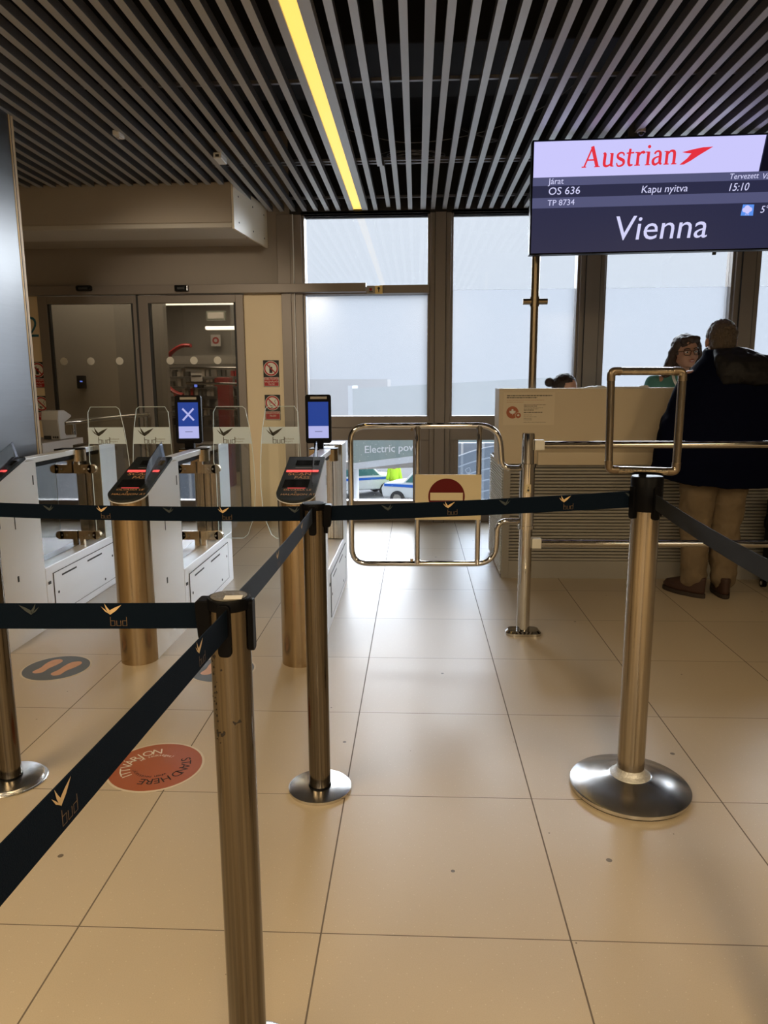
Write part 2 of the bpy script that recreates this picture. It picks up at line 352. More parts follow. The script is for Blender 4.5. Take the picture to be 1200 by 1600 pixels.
    def text(self, s, f, size=1.0, mi=0, shear=0.0, align='LEFT', sx=1.0, offset=0.0, spacing=1.0, res=3):
        cu = bpy.data.curves.new('t', 'FONT'); cu.body = s; cu.size = size; cu.align_x = align; cu.shear = shear; cu.offset = offset; cu.space_character = spacing; cu.resolution_u = res
        o = bpy.data.objects.new('t', cu); COL.objects.link(o); bpy.context.view_layer.update()
        dg = bpy.context.evaluated_depsgraph_get(); me = bpy.data.meshes.new_from_object(o.evaluated_get(dg))
        vs = [self.bm.verts.new(f(v.co.x*sx, v.co.y)) for v in me.vertices]
        for p in me.polygons: self.face([vs[i] for i in p.vertices], mi)
        bpy.data.objects.remove(o); bpy.data.curves.remove(cu); bpy.data.meshes.remove(me)
        return self
    def stroke(self, pts, w, f, mi=0, curve=True, n=6):
        """flat pen stroke in 2D; w a width or a list of widths"""
        P = [Vector((p[0], p[1], 0)) for p in pts]
        if curve and len(P) > 2: P = smooth_path(P, n)
        N = len(P); W = []
        for i in range(N):
            t = i/(N-1)
            if isinstance(w, (list, tuple)):
                q = t*(len(w)-1); j = min(int(q), len(w)-2); W.append(w[j]+(w[j+1]-w[j])*(q-j))
            else: W.append(w)
        A, B = [], []
        for i, p in enumerate(P):
            d = (P[min(i+1, N-1)]-P[max(i-1, 0)]).normalized(); nn = Vector((-d.y, d.x, 0))*W[i]/2
            A.append(self.bm.verts.new(f((p+nn).x, (p+nn).y))); B.append(self.bm.verts.new(f((p-nn).x, (p-nn).y)))
        for i in range(N-1): self.face([B[i], B[i+1], A[i+1], A[i]], mi)
        return self
    def build(self, name, mats, parent=None, smooth=False, bevel=0, bseg=2, org=None):
        bm = self.bm
        bmesh.ops.recalc_face_normals(bm, faces=bm.faces[:]) if not getattr(self, 'flat', False) else None
        o3 = Vector(ORG.get(parent.name, (0, 0, 0))) if parent is not None else Vector(org or (0, 0, 0))
        bmesh.ops.translate(bm, verts=bm.verts[:], vec=-o3)
        me = bpy.data.meshes.new(name); bm.to_mesh(me); bm.free()
        mats = mats if isinstance(mats, (list, tuple)) else [mats]
        for m in mats: me.materials.append(MATS[m])
        o = bpy.data.objects.new(name, me); COL.objects.link(o)
        if parent is not None: o.parent = parent
        else: o.location = o3
        ORG[o.name] = tuple(o3)
        if smooth:
            for p in me.polygons: p.use_smooth = True
            if smooth != 'all':
                es = me.attributes.get('sharp_edge') or me.attributes.new('sharp_edge', 'BOOLEAN', 'EDGE')
                b2 = bmesh.new(); b2.from_mesh(me); lim = math.radians(38)
                for i, e in enumerate(b2.edges):
                    if len(e.link_faces) == 2 and e.calc_face_angle(0) > lim: es.data[i].value = True
                b2.free()
        if bevel:
            md = o.modifiers.new('bevel', 'BEVEL'); md.width = bevel; md.segments = bseg; md.limit_method = 'ANGLE'; md.angle_limit = math.radians(40); md.harden_normals = False
        return o
ORG = {}
def empty(name, loc, label=None, cat=None, group=None):
    o = bpy.data.objects.new(name, None); COL.objects.link(o); o.location = loc; o.empty_display_size = 0.1
    ORG[o.name] = tuple(loc); tag(o, label, cat, group); return o
def tag(o, label=None, cat=None, group=None, kind=None):
    if label: o['label'] = label
    if cat: o['category'] = cat
    if group: o['group'] = group
    if kind: o['kind'] = kind
    return o
def lab(o, label): o['label'] = label; return o
def st(o): o['kind'] = 'structure'; return o
def copy_tree(o, delta, parent=None):
    c = o.copy(); COL.objects.link(c)
    if parent is None: c.location = o.location + Vector(delta)
    else: c.parent = parent
    for ch in list(o.children): copy_tree(ch, delta, c)
    return c
def remesh(mb, voxel, iters=4, fac=0.5, noise=0, nscale=3):
    me = bpy.data.meshes.new('r'); mb.bm.to_mesh(me); mb.bm.free(); o = bpy.data.objects.new('r', me); COL.objects.link(o)
    m = o.modifiers.new('r', 'REMESH'); m.mode = 'VOXEL'; m.voxel_size = voxel
    if iters: s = o.modifiers.new('s', 'SMOOTH'); s.iterations = iters; s.factor = fac
    bpy.context.view_layer.update(); dg = bpy.context.evaluated_depsgraph_get(); r = bpy.data.meshes.new_from_object(o.evaluated_get(dg))
    out = MB(); out.bm.from_mesh(r); out.flat = True
    bpy.data.objects.remove(o); bpy.data.meshes.remove(me); bpy.data.meshes.remove(r)
    if noise:
        from mathutils import noise as nz
        out.bm.normal_update()
        for v in out.bm.verts: v.co += v.normal*(noise*(nz.noise(v.co*nscale)+0.5*nz.noise(v.co*nscale*2.3)))
    return out
def circ(cx, cy, r, n=40): return [(cx+r*math.cos(2*PI*k/n), cy+r*math.sin(2*PI*k/n)) for k in range(n)]

def bird(mb, f, mi):
    mb.poly([(1.50, .72), (1.04, .26), (.62, -.02), (.48, .14), (.66, .34), (1.00, .52)][::-1], f, mi)
    mb.poly([(.24, .84), (.34, .42), (.48, .14), (.62, .04), (.64, .28), (.46, .50)], f, mi)
    mb.poly([(0, .60), (.26, .24), (.58, .03), (.50, .14), (.42, .22), (.26, .38)], f, mi)
def bud_word(mb, f, mi, x=.50, y=-.58, h=.46, w=.035):
    def s(p): mb.stroke([(x+a*h, y+b*h) for a, b in p], w, f, mi, curve=False)
    s([(0, 1.05), (0, 0), (.5, 0), (.5, .6), (0, .6)]); s([(.72, .62), (.72, 0), (1.2, 0), (1.2, .62)]); s([(1.9, 1.05), (1.9, 0), (1.42, 0), (1.42, .6), (1.9, .6)])
# ------------------------------------------------------------------ the setting
YW = 5.344
def xy(z): return lambda u, v: Vector((u, v, z))
def xz(y): return lambda u, v: Vector((u, y, v))
st(MB().box(-6, 5, -10.5, YW+0.2, -0.12, 0).build('floor', 'floor'))
st(MB().box(-6, -1.4, YW+0.2, 9.6, -0.12, 0).build('floor_vestibule', 'floor'))
st(MB().box(-6, 5, -10.5, YW+0.2, 3.55, 3.7).build('ceiling', 'void'))
st(MB().box(-6.15, -6, -10.5, YW, 0, 3.55).build('wall_left', 'wall_hall'))
st(MB().box(5, 5.15, -10.5, YW+0.2, 0, 3.55).build('wall_right', 'wall_hall'))
st(MB().box(-6, 5, -10.65, -10.5, 0, 3.55).build('wall_rear', 'wall_hall'))
# wall over the glazing (dark plenum edge) and brown wall above the doors
st(MB().box(-0.93, 5, YW, YW+0.2, 2.84, 3.55).build('trim_1', 'frame_dark'))
b = MB(); b.box(-6, -0.93, YW, YW+0.2, 2.235, 3.55)
st(b.build('wall_back', 'wall_brown'))
# header beam running over doors and first window
b = MB(); b.box(-6, -0.235, YW-0.09, YW+0.02, 2.150, 2.228); st(b.build('trim_2', 'frame', bevel=0.003))
b = MB(); b.box(-0.11, 0.345, YW-0.055, YW+0.05, 2.137, 2.210); st(b.build('trim_3', 'frame', bevel=0.003))
# cream panels beside the doors
b = MB(); b.box(-6, -3.335, YW, YW+0.2, 0, 2.15); b.box(-1.383, -1.022, YW+0.01, YW+0.2, 0, 2.15)
st(b.build('wall_panel', 'wall_cream', bevel=0.004))
b = MB(); b.box(-1.022, -0.93, YW-0.03, YW+0.12, 0, 2.15); st(b.build('trim_4', 'frame', bevel=0.003))
b = MB(); b.box(-1.05, -0.93, YW-0.02, YW+0.0, 2.228, 2.84); st(b.build('trim_5', 'frame', bevel=0.003))
# bulkhead box hanging under the slats, left
def bulkq(x0, x1): return [(x0, 4.49), (-1.25, 4.49), (-1.155, YW), (x0, YW)]
b = MB(); b.prism(bulkq(-6, 0), lambda u, v, t: Vector((u, v, t)), 2.575, 2.9, 0)
b.prism([(-1.249, 4.487), (-1.232, 4.487), (-1.137, YW), (-1.154, YW)], lambda u, v, t: Vector((u, v, t)), 2.552, 2.905, 1)
b.box(-6, -1.252, 4.478, 4.49, 2.602, 2.9, 0)
b.box(-6, -1.252, 4.482, 4.50, 2.562, 2.592, 2)
b.box(-6, -1.24, 4.50, 4.93, 2.560, 2.575, 2)
for (x, z) in ((4.6, 2.82), (4.6, 2.62), (4.95, 2.82), (4.95, 2.62), (5.25, 2.82), (5.25, 2.62)):
    X = -1.232+(x-4.49)*0.111; b.cyl((X-0.002, x, z), (X+0.003, x, z), 0.007, 10, 3)
st(b.build('wall_bulkhead', ['bulkhead', 'bulk_side', 'bulk_under', 'seam']))

# ---- glazed front: mullions and four windows
def window(n, x0, x1, lx0, lx1, frost_top, beam=False):
    d0, d1 = YW-0.0, YW+0.16
    b = MB()
    fw = 0.022
    b.box(x0, x1, d0, d1, 0.915, 1.02); b.box(x0, x1, d0+0.03, d1, 0.79, 0.915)                 # sill rail in two steps
    b.box(x0, x1, d0+0.02, d1, 0.0, 0.12); b.box(x0, x1, d0+0.05, d1, 0.12, 0.20)
    b.box(x0, x1, d0, d1, 2.84, 2.865)
    if lx0 > x0: b.box(x0, lx0, d0+0.06, d1, 0.2, 0.79); b.box(x0+(lx0-x0)*0.45, x0+(lx0-x0)*0.45+0.012, d0+0.052, d0+0.06, 0.2, 0.79)
    if lx1 < x1: b.box(lx1, x1, d0+0.06, d1, 0.2, 0.79); b.box(lx1+(x1-lx1)*0.35, lx1+(x1-lx1)*0.35+0.012, d0+0.052, d0+0.06, 0.2, 0.79)
    if beam: b.box(x0, x1, d0, d1, 2.14, 2.205)
    # inner glazing beads
    for z0, z1 in ((1.02, 2.84),):
        b.box(x0, x0+fw, d0+0.03, d1, z0, z1); b.box(x1-fw, x1, d0+0.03, d1, z0, z1)
    o = st(b.build('window_%d' % n, 'frame', bevel=0.003))
    def pane(nm, a, c, e, f, m):
        q = MB(); q.box(a, c, YW+0.09, YW+0.10, e, f); return q.build(nm, m, parent=o)
    if beam:
        pane('frosted_pane', x0+fw, x1-fw, 1.02, 2.14, 'pane_frost'); pane('clear_pane', x0+fw, x1-fw, 2.205, 2.84, 'pane')
    else:
        pane('frosted_pane', x0+fw, x1-fw, 1.02, frost_top, 'pane_frost'); pane('clear_pane', x0+fw, x1-fw, frost_top, 2.84, 'pane')
    pane('lower_pane', lx0, lx1, 0.20, 0.79, 'pane_low')
    return o
w1 = window(1, -0.826, 0.350, -0.74, 0.195, 2.14, True)
w2 = window(2, 0.540, 1.712, 0.630, 1.62, 2.178)
w3 = window(3, 1.932, 3.090, 2.02, 3.0, 2.180)
w4 = window(4, 3.300, 4.60, 3.4, 4.5, 2.183)
def mullion(x0, x1, n):
    b = MB(); m = (x0+x1)/2
    b.box(x0, x0+0.045, YW-0.005, YW+0.16, 0, 2.84); b.box(x0+0.045, x1-0.045, YW-0.03, YW+0.16, 0, 2.84); b.box(x1-0.045, x1, YW-0.005, YW+0.16, 0, 2.84)
    b.box(x0+0.043, x0+0.047, YW-0.032, YW, 0, 2.84, 1); b.box(x1-0.049, x1-0.045, YW-0.032, YW, 0, 2.84, 1)
    st(b.build('trim_%d' % n, ['frame', 'seam'], bevel=0.003))
mullion(0.350, 0.540, 6); mullion(1.712, 1.932, 7); mullion(3.09, 3.30, 8)
b = MB(); b.box(-0.93, -0.90, YW-0.02, YW+0.16, 0, 2.84); b.box(-0.90, -0.826, YW, YW+0.16, 0, 2.84); b.box(-0.905, -0.897, YW-0.024, YW, 0, 2.84, 1)
st(b.build('trim_9', ['frame', 'white_paint'], bevel=0.002))
b = MB(); b.box(4.6, 5, YW, YW+0.16, 0, 2.84); st(b.build('wall_front', 'frame'))

# ---- sliding doors to the vestibule
def door(n, x0, x1, gx0, gx1):
    b = MB(); y0, y1 = YW-0.02, YW+0.04
    b.box(x0, gx0, y0, y1, 0, 2.145); b.box(gx1, x1, y0, y1, 0, 2.145); b.box(gx0, gx1, y0, y1, 2.075, 2.145); b.box(gx0, gx1, y0, y1, 0, 0.10)
    b.box(gx0-0.004, gx0+0.02, y0+0.005, y1-0.01, 0.1, 2.075, 1); b.box(gx1-0.02, gx1+0.004, y0+0.005, y1-0.01, 0.1, 2.075, 1)
    o = st(b.build('door_%d' % n, ['frame', 'seam'], bevel=0.003))
    MB().box(gx0, gx1, YW, YW+0.01, 0.1, 2.075).build('glass_pane', 'door_glass', parent=o)
    return o
d1 = door(1, -3.335, -2.385, -3.245, -2.425)
d2 = door(2, -2.375, -1.383, -2.282, -1.455)
for o, xs in ((d1, (-3.132, -2.871, -2.592)), (d2, (-2.104, -1.877, -1.650))):
    for x in xs: MB().prism(circ(x, 1.549, 0.036, 28), lambda u, v, t: Vector((u, t, v)), YW-0.002, YW, 0).build('marker_dot', 'white_print', parent=o)
b = MB(); b.box(-2.388, -2.372, YW-0.03, YW+0.05, 0, 2.15); st(b.build('trim_10', 'seam'))
# motion sensors over the doors
for px, w_, lb in ((133, 0.075, 'black rounded motion sensor above the left sliding door leaf'), (285, 0.062, 'small black motion sensor above the right sliding door leaf')):
    p = at(px, 451, YW-0.09); b = MB()
    b.box(p.x-w_, p.x+w_, YW-0.135, YW-0.09, p.z-0.027, p.z+0.027)
    o = tag(b.build('motion_sensor', 'black_gloss', bevel=0.018 if w_ > .07 else 0.006, bseg=4, org=(p.x, YW-0.09, p.z)), lb, 'sensor')
    MB().box(p.x-w_*0.55, p.x+w_*0.55, YW-0.139, YW-0.134, p.z-0.012, p.z+0.008).build('lens', 'seam', parent=o)
# vestibule shell
b = MB(); b.box(-5.2, -1.40, 9.45, 9.6, 0, 2.75); b.box(-5.35, -5.2, YW+0.2, 9.6, 0, 2.75); b.box(-1.50, -1.40, YW+0.2, 9.6, 0, 2.75)
st(b.build('wall_vestibule', 'vest_wall'))
st(MB().box(-5.3, -1.40, YW+0.2, 9.6, 2.75, 2.85).build('ceiling_vestibule', 'vest_dark'))

for k, (x, y) in enumerate(((-3.2, -4.6), (1.9, -4.9), (4.2, -2.4), (-4.9, -1.2), (-1.3, -7.4))):
    st(MB().box(x-0.3, x+0.3, y-0.3, y+0.3, 0, 3.55).build('added_dark_block', 'frame_dark'))  # added unseen blocks, dark shapes for the steel posts to reflect
# ------------------------------------------------------------------ slatted ceiling
PITCH = 0.1035; SZ0, SZ1 = 2.867, 2.918
def slat_mb(y0, y1, w_=0.036):
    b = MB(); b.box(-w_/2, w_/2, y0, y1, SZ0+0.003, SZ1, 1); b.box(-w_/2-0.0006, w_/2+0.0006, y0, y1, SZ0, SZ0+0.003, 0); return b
def make_slat(y0, y1, label, group, mat_='slat', w_=0.036):
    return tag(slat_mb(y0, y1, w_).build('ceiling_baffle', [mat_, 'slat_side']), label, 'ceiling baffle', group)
G1 = 'long metal ceiling slats over the open floor'; L1 = 'grey perforated metal ceiling slat running from the hall to the windows'
G2 = 'ceiling slats ending at the bulkhead'; L2 = 'grey metal ceiling slat that stops short of the brown bulkhead box'
G3 = 'ceiling slats right of the edge profile'; L3 = 'grey metal ceiling slat right of the thick edge profile'
xs_l = [-0.478 - PITCH*k for k in range(0, 8)] + [-0.143+PITCH*k for k in range(0, 4)]
first = make_slat(-2.0, YW-0.005, L1, G1); first.location = (xs_l[0], 0, 0)
for x in xs_l[1:]:
    if abs(x-(-0.04)) < 0.03: continue
    c = first.copy(); COL.objects.link(c); c.location = (x, 0, 0)
first2 = make_slat(-2.0, 4.42, L2, G2); first2.location = (-1.306, 0, 0)
for k in range(1, 28):
    c = first2.copy(); COL.objects.link(c); c.location = (-1.306-PITCH*k, 0, 0)
first3 = make_slat(-2.0, YW-0.005, L3, G3); first3.location = (0.372, 0, 0)
for k in range(1, 30):
    c = first3.copy(); COL.objects.link(c); c.location = (0.372+PITCH*k, 0, 0)
# broken slat left of centre (two lengths with a gap)
o = make_slat(-2.0, 4.02, 'long part of the broken ceiling slat, ending at the gap right of the yellow light', None); del_g = o.pop('group', None); o.location = (-0.04, 0, 0)
o = make_slat(4.08, YW-0.005, 'short loose end of the broken ceiling slat by the windows', None, w_=0.034); o.location = (-0.028, 0, 0); o.rotation_euler = (0.004, 0, 0)
o = make_slat(-2.0, YW-0.005, 'thick double grey edge profile between the two slat fields', None, w_=0.046); o.location = (0.283, 0, 0)
o['category'] = 'ceiling profile'
# plenum: carrier runners, ducts, cables
for k, y in enumerate((1.3, 2.7, 4.10, 4.17, 5.16)):
    lb = ['carrier rail nearest the camera above the slats', 'second carrier rail above the slats', 'front rail of the close pair above the slats', 'rear rail of the close pair above the slats', 'carrier rail above the slats closest to the windows'][k]
    tag(MB().box(-3.6, 3.6, y, y+0.022, SZ1+0.012, SZ1+0.03).build('carrier_rail', 'runner', org=(0, y, SZ1+0.012)), 'thin light metal '+lb, 'ceiling rail')
tag(MB().box(-1.6, 1.45, 2.95, 3.75, 3.22, 3.549).build('air_duct', 'duct', bevel=0.01, org=(0, 3.35, 3.22)), 'wide dark air duct above the slats near the centre', 'duct')
random.seed(3)
b = MB()
for k in range(9):
    cx, cy = 0.20+random.uniform(-.06, .06), 4.20+random.uniform(-.04, .04); rx, ry = random.uniform(.14, .24), random.uniform(.06, .12)
    b.tube([(cx+rx*math.cos(a*PI/12), cy+ry*math.sin(a*PI/12), 2.956+0.004*math.sin(a*1.7+k)+k*0.005) for a in range(24)], 0.0025, 5, closed=True)
tag(b.build('cable_coil', 'runner', smooth=True, org=(0.2, 4.2, 2.95)), 'loose coil of thin cables lying above the slats right of the yellow light', 'cable')
b = MB(); b.tube(smooth_path([(-0.6, 3.5, 3.08), (-0.2, 3.8, 3.03), (0.2, 3.95, 3.0), (0.7, 3.9, 3.05), (1.1, 3.6, 3.12), (1.3, 3.2, 3.2)], 8), 0.003, 5)
tag(b.build('cable', 'runner', smooth=True, org=(0.2, 3.9, 3.0)), 'single thin cable sagging across the void above the slats', 'cable')
b = MB(); b.tube(smooth_path([(0.55, 4.0, 3.1), (0.62, 3.85, 3.02), (0.75, 3.9, 3.0), (0.8, 4.1, 3.05), (0.72, 4.3, 3.1)], 8), 0.008, 6)
tag(b.build('conduit', 'cable', smooth=True, org=(0.7, 4.0, 3.05)), 'grey looped conduit above the slats right of the edge profile', 'conduit')
# yellow strip light
r = empty('strip_light', (-0.307, 1.7, SZ0), 'long yellow glowing linear ceiling light running towards the windows', 'ceiling light')
MB().box(-0.343, -0.269, -2.0, YW-0.01, SZ0+0.010, SZ0+0.02).build('diffuser', 'yellow_light', parent=r)
b = MB(); b.box(-0.384, -0.344, -2.0, YW-0.01, SZ0, SZ1); b.box(-0.268, -0.214, -2.0, YW-0.01, SZ0, SZ1); b.box(-0.344, -0.268, -2.0, YW-0.01, SZ0+0.022, SZ1)
b.build('housing', 'slat', parent=r)
# ceiling gadgets
p = Vector((-1.122, 3.70, SZ0)); r = empty('wireless_sensor', p, 'small white box sensor fixed under a slat in front of the bulkhead', 'sensor')
MB().box(p.x-0.028, p.x+0.028, p.y-0.075, p.y+0.075, p.z-0.040, p.z).build('housing', 'white_paint', parent=r, bevel=0.006)
MB().box(p.x-0.012, p.x+0.012, p.y-0.078, p.y-0.074, p.z-0.03, p.z-0.015).build('lens', 'seam', parent=r)
p = Vector((-1.64, 3.24, SZ0)); r = empty('fire_detector', p, 'small white detector between slats, far left of the ceiling', 'sensor')
MB().box(p.x-0.022, p.x+0.022, p.y-0.045, p.y+0.045, p.z-0.02, p.z+0.01).build('housing', 'white_paint', parent=r, bevel=0.005)
MB().box(p.x-0.012, p.x+0.012, p.y-0.02, p.y+0.02, p.z-0.026, p.z-0.019).build('cap', 'device_light', parent=r, bevel=0.003)
p = Vector((1.625, 3.37, SZ0)); r = empty('dome_camera', p, 'small black dome camera under the slats above the gate screen', 'camera')
MB().lathe([(0.001, p.z+0.01), (0.026, p.z+0.01), (0.026, p.z-0.012), (0.022, p.z-0.014)], p.x, p.y, 24).build('housing', 'device_grey', parent=r, smooth=True)
MB().ell((p.x, p.y, p.z-0.014), (0.020, 0.020, 0.020)).build('dome', 'black_gloss', parent=r, smooth=True)

# ------------------------------------------------------------------ steel clad column, left
r = empty('steel_column', (-2.44, 2.3, 0), 'tall brushed stainless steel clad column at the left edge', 'column')
MB().box(-2.74, -2.135, 1.75, 2.86, 0, SZ0-0.003).build('cladding', 'column_steel', parent=r)
b = MB(); b.box(-2.74, -2.131, 2.862, 2.905, 0, SZ0-0.003, 0); b.box(-2.134, -2.1295, 2.872, 2.876, 0, SZ0-0.003, 1); b.build('edge_strip', ['wall_cream', 'seam'], parent=r)

# ------------------------------------------------------------------ boarding gates
def gate_cabinet(X, terminal, label, yb=2.20):
    """X: right face; the cabinet is 0.172 wide and runs along +Y"""
    Wd = 0.172; cx = X-Wd/2; R = Wd/2; yn = 1.745
    root = empty('boarding_gate', (cx, 2.4, 0), label, 'boarding gate', 'automatic boarding gates')
    T = 0.945; z_n = 0.800
    def ztop(y): return min(T, z_n+(y-1.66)*(T-z_n)/(2.09-1.66)) - 0.018
    # front body: half round nose running into flat sides, sloped top
    out = [(cx+R*math.cos(a), yn+R*math.sin(a)) for a in [PI+PI*k/24 for k in range(25)]] + [(X, 1.90), (X, 2.09), (X, yb), (X-Wd, yb), (X-Wd, 2.09), (X-Wd, 1.90)]
    b = MB(); b.rings([[Vector((x, y, 0.0)) for x, y in out], [Vector((x, y, ztop(y))) for x, y in out]])
    ft = b.build('front_body', 'cabinet_steel', parent=root, smooth=True)
    # round nose sleeve, stainless tinted by painted-in warm reflections
    b = MB(); arc = [(cx+(R+0.002)*math.cos(a), yn+(R+0.002)*math.sin(a)) for a in [PI*0.985+PI*1.03*k/28 for k in range(29)]]
    arc2 = [(cx+(R-0.001)*math.cos(a), yn+(R-0.001)*math.sin(a)) for a in [PI*0.985+PI*1.03*k/28 for k in range(29)]][::-1]
    ring = arc+arc2
    b.rings([[Vector((x, y, 0.0)) for x, y in ring], [Vector((x, y, ztop(y)-0.002)) for x, y in ring]]); b.build('round_nose', 'brass', parent=root, smooth=True)
    # seams and slots on side faces
    for s in (1, -1):
        xx = X if s > 0 else X-Wd
        b = MB(); b.box(xx-0.001, xx+0.001, 2.155, 2.165, 0.80, 0.85); b.box(xx-0.001, xx+0.001, 1.95, 1.957, 0.60, 0.68)
        b.box(xx-0.001, xx+0.001, 1.93, 1.945, 0.33, 0.36)
        b.build('slot', 'seam', parent=ft)
    # scanner head plate
    sl = math.atan2(T-z_n, 2.09-1.66); L = (2.10-1.645)/math.cos(sl); hw = R+0.004
    def plane(u, v, t=0.0):   # u across, v up the slope from the near end
        y = 1.645+v*math.cos(sl); z = z_n-0.006+v*math.sin(sl)
        return Vector((cx+u, y-t*math.sin(sl), z+t*math.cos(sl)))
    outl = [(hw*math.cos(a), hw+hw*math.sin(a)) for a in [PI+PI*k/20 for k in range(21)]] + [(hw, L), (-hw, L)]
    b = MB(); b.prism(outl, plane, -0.008, 0.006, 0)
    pl = b.build('scanner_plate', 'plate_black', parent=root)
    b = MB(); o2 = [(x*1.02, y) for x, y in outl]; b.prism(o2, plane, -0.012, -0.007, 0); b.build('plate_trim', 'cabinet_steel', parent=root)
    f = lambda u, v: plane(u, v, 0.0068)
    b = MB(); b.poly([(-0.070, 0.13), (0.050, 0.13), (0.050, 0.215), (-0.070, 0.215)], f, 0); b.build('scanner_window', 'black_gloss', parent=pl); b = MB(); b.poly([(-0.045, 0.375), (0.072, 0.375), (0.072, 0.435), (-0.045, 0.435)], f, 0)
    b.poly([(-0.040, 0.345), (0.05, 0.345), (0.05, 0.348), (-0.040, 0.348)], lambda u, v: plane(u, v, 0.0072), 1)
    b.build('ticket_slot', ['black_gloss', 'device_light'], parent=pl)
    b = MB(); b.prism([(-0.078, 0.300), (0.078, 0.300), (0.078, 0.318), (-0.078, 0.318)], plane, 0.006, 0.009); b.build('light_bar', 'led_red', parent=pl); b = MB(); b.poly([(-0.045, 0.1235), (0.04, 0.1235), (0.04, 0.128), (-0.045, 0.128)], f)
    b.build('light_bar', 'led_red', parent=pl)
    b = MB()
    b.text('SCAN', lambda u, v: plane(u-0.066, v+0.262, 0.0074), 0.042, 0, sx=1.05); b.text('&', lambda u, v: plane(u-0.002, v+0.250, 0.0074), 0.018, 0)
    b.text('PASS', lambda u, v: plane(u-0.030, v+0.224, 0.0074), 0.036, 0, sx=1.0)
    b.text('OLVASSA LE', lambda u, v: plane(u-0.060, v+0.098, 0.0074), 0.024, 0); b.text('&', lambda u, v: plane(u-0.006, v+0.078, 0.0074), 0.018, 0)
    b.text('HALADJON ÁT', lambda u, v: plane(u-0.066, v+0.052, 0.0074), 0.024, 0)
    b.build('lettering', 'print_orange', parent=pl)
    # upright plastic shield on the right edge of the plate
    prof = smooth_path([(1.775, 0.845, 0), (1.765, 0.885, 0), (1.83, 0.955, 0), (1.93, 0.995, 0), (2.055, 1.035, 0)], 6)
    prof = [(p.x, p.y) for p in prof] + [(2.10, 0.95)]
    xf = X-0.016
    b = MB(); b.prism(prof, lambda u, v, t: Vector((t - (u-1.77)*0.05, u, v)), xf-0.0015, xf+0.0015, 0); b.build('plastic_shield', 'fin', parent=root)
    # low cabinet behind
    b = MB(); b.box(X-Wd, X, yb+0.004, 3.225, 0.0, 0.335)
    lc = b.build('low_cabinet', 'cabinet_steel', parent=root, bevel=0.004)
    for s in (1, -1):
        xx = X+0.0015 if s > 0 else X-Wd-0.0015; xa = xx-0.0012; xb = xx+0.0012
        b = MB(); b.box(xa, xb, 2.285, 3.10, 0.045, 0.285); b.build('access_panel', 'cabinet_steel', parent=lc, bevel=0.001)
        b = MB(); e = 0.0016
        for y0, y1, z0, z1 in ((2.28, 3.105, 0.283, 0.2865), (2.28, 3.105, 0.0435, 0.046), (2.28, 2.2835, 0.045, 0.285), (3.10, 3.104, 0.045, 0.285), (2.375, 2.555, 0.247, 0.257), (2.70, 2.905, 0.247, 0.257), (2.225, 2.25, 0.235, 0.25)):
            b.box(xx-e, xx+e, y0, y1, z0, z1)
        for yy, zz in ((2.325, 0.165), (3.06, 0.20), (2.93, 0.075)): b.cyl((xx-e, yy, zz), (xx+e+0.001, yy, zz), 0.008, 12)
        b.build('slot', 'seam', parent=lc)
    # end post
    b = MB(); b.box(X-Wd, X, 2.985, 3.225, 0.3355, 0.945); ep = b.build('end_post', 'post_steel', parent=root, bevel=0.004)
    b = MB(); b.box(X-0.002, X+0.0015, 2.988, 3.223, 0.3355, 0.943); b.build('side_cover', 'cabinet_steel', parent=ep)
    b = MB()
    for k in (0.35, 0.68): b.box(X-Wd*k-0.002, X-Wd*k+0.002, 2.983, 2.986, 0.34, 0.94)
    b.build('slot', 'seam', parent=ep)
    # glass between body and post
    b = MB(); b.box(cx-0.005, cx+0.005, yb, 2.985, 0.337, 0.905); b.build('side_glass', 'gate_glass', parent=root)
    # top rail
    b = MB(); b.box(cx-0.022, cx+0.045, yb-0.06, 2.99, 0.905, 0.936); tr = b.build('top_rail', 'cabinet_steel', parent=root, bevel=0.003)
    MB().box(cx-0.012, cx+0.035, yb, 2.985, 0.880, 0.905).build('rail_channel', 'black_plastic', parent=tr)
    # drive bracket with D-shaped drum and cap plate
    yc = 2.79
    outl = [(cx-0.085, yc-0.05), (cx+0.035, yc-0.05)]+[(cx+0.035+0.05*math.sin(a), yc-0.05*math.cos(a)) for a in [PI*k/10 for k in range(11)]]+[(cx-0.085, yc+0.05)]
    b = MB(); b.prism(outl, lambda u, v, t: Vector((u, v, t)), 0.862, 0.932); br = b.build('bracket', 'brass', parent=root, smooth=True)
    b = MB(); b.prism([(x*1.0, y) for x, y in outl], lambda u, v, t: Vector((u, v, t)), 0.932, 0.938); b.build('cap_plate', 'black_plastic', parent=br)
    for k, (z0, z1) in enumerate(((0.785, 0.840), (0.372, 0.425))):
        if terminal == 'plain': break
        b = MB(); b.box(cx+0.010, X+0.052-0.02, yc-0.014, yc+0.014, z0, z1); b.cyl((X+0.035, yc-0.014, (z0+z1)/2), (X+0.035, yc+0.014, (z0+z1)/2), (z1-z0)/2, 20)
        if k == 0: b.box(cx+0.012, cx+0.04, yc-0.012, yc+0.012, 0.838, 0.865)
        else: b.box(cx+0.012, cx+0.04, yc-0.012, yc+0.012, 0.3355, 0.374)
        cl = b.build('hinge_clamp', 'brass', parent=root)
        b = MB()
        for xx in (X-0.010, X+0.018): b.cyl((xx, yc-0.0165, (z0+z1)/2), (xx, yc-0.013, (z0+z1)/2), 0.006, 12)
        b.build('screw', 'device_grey', parent=cl)
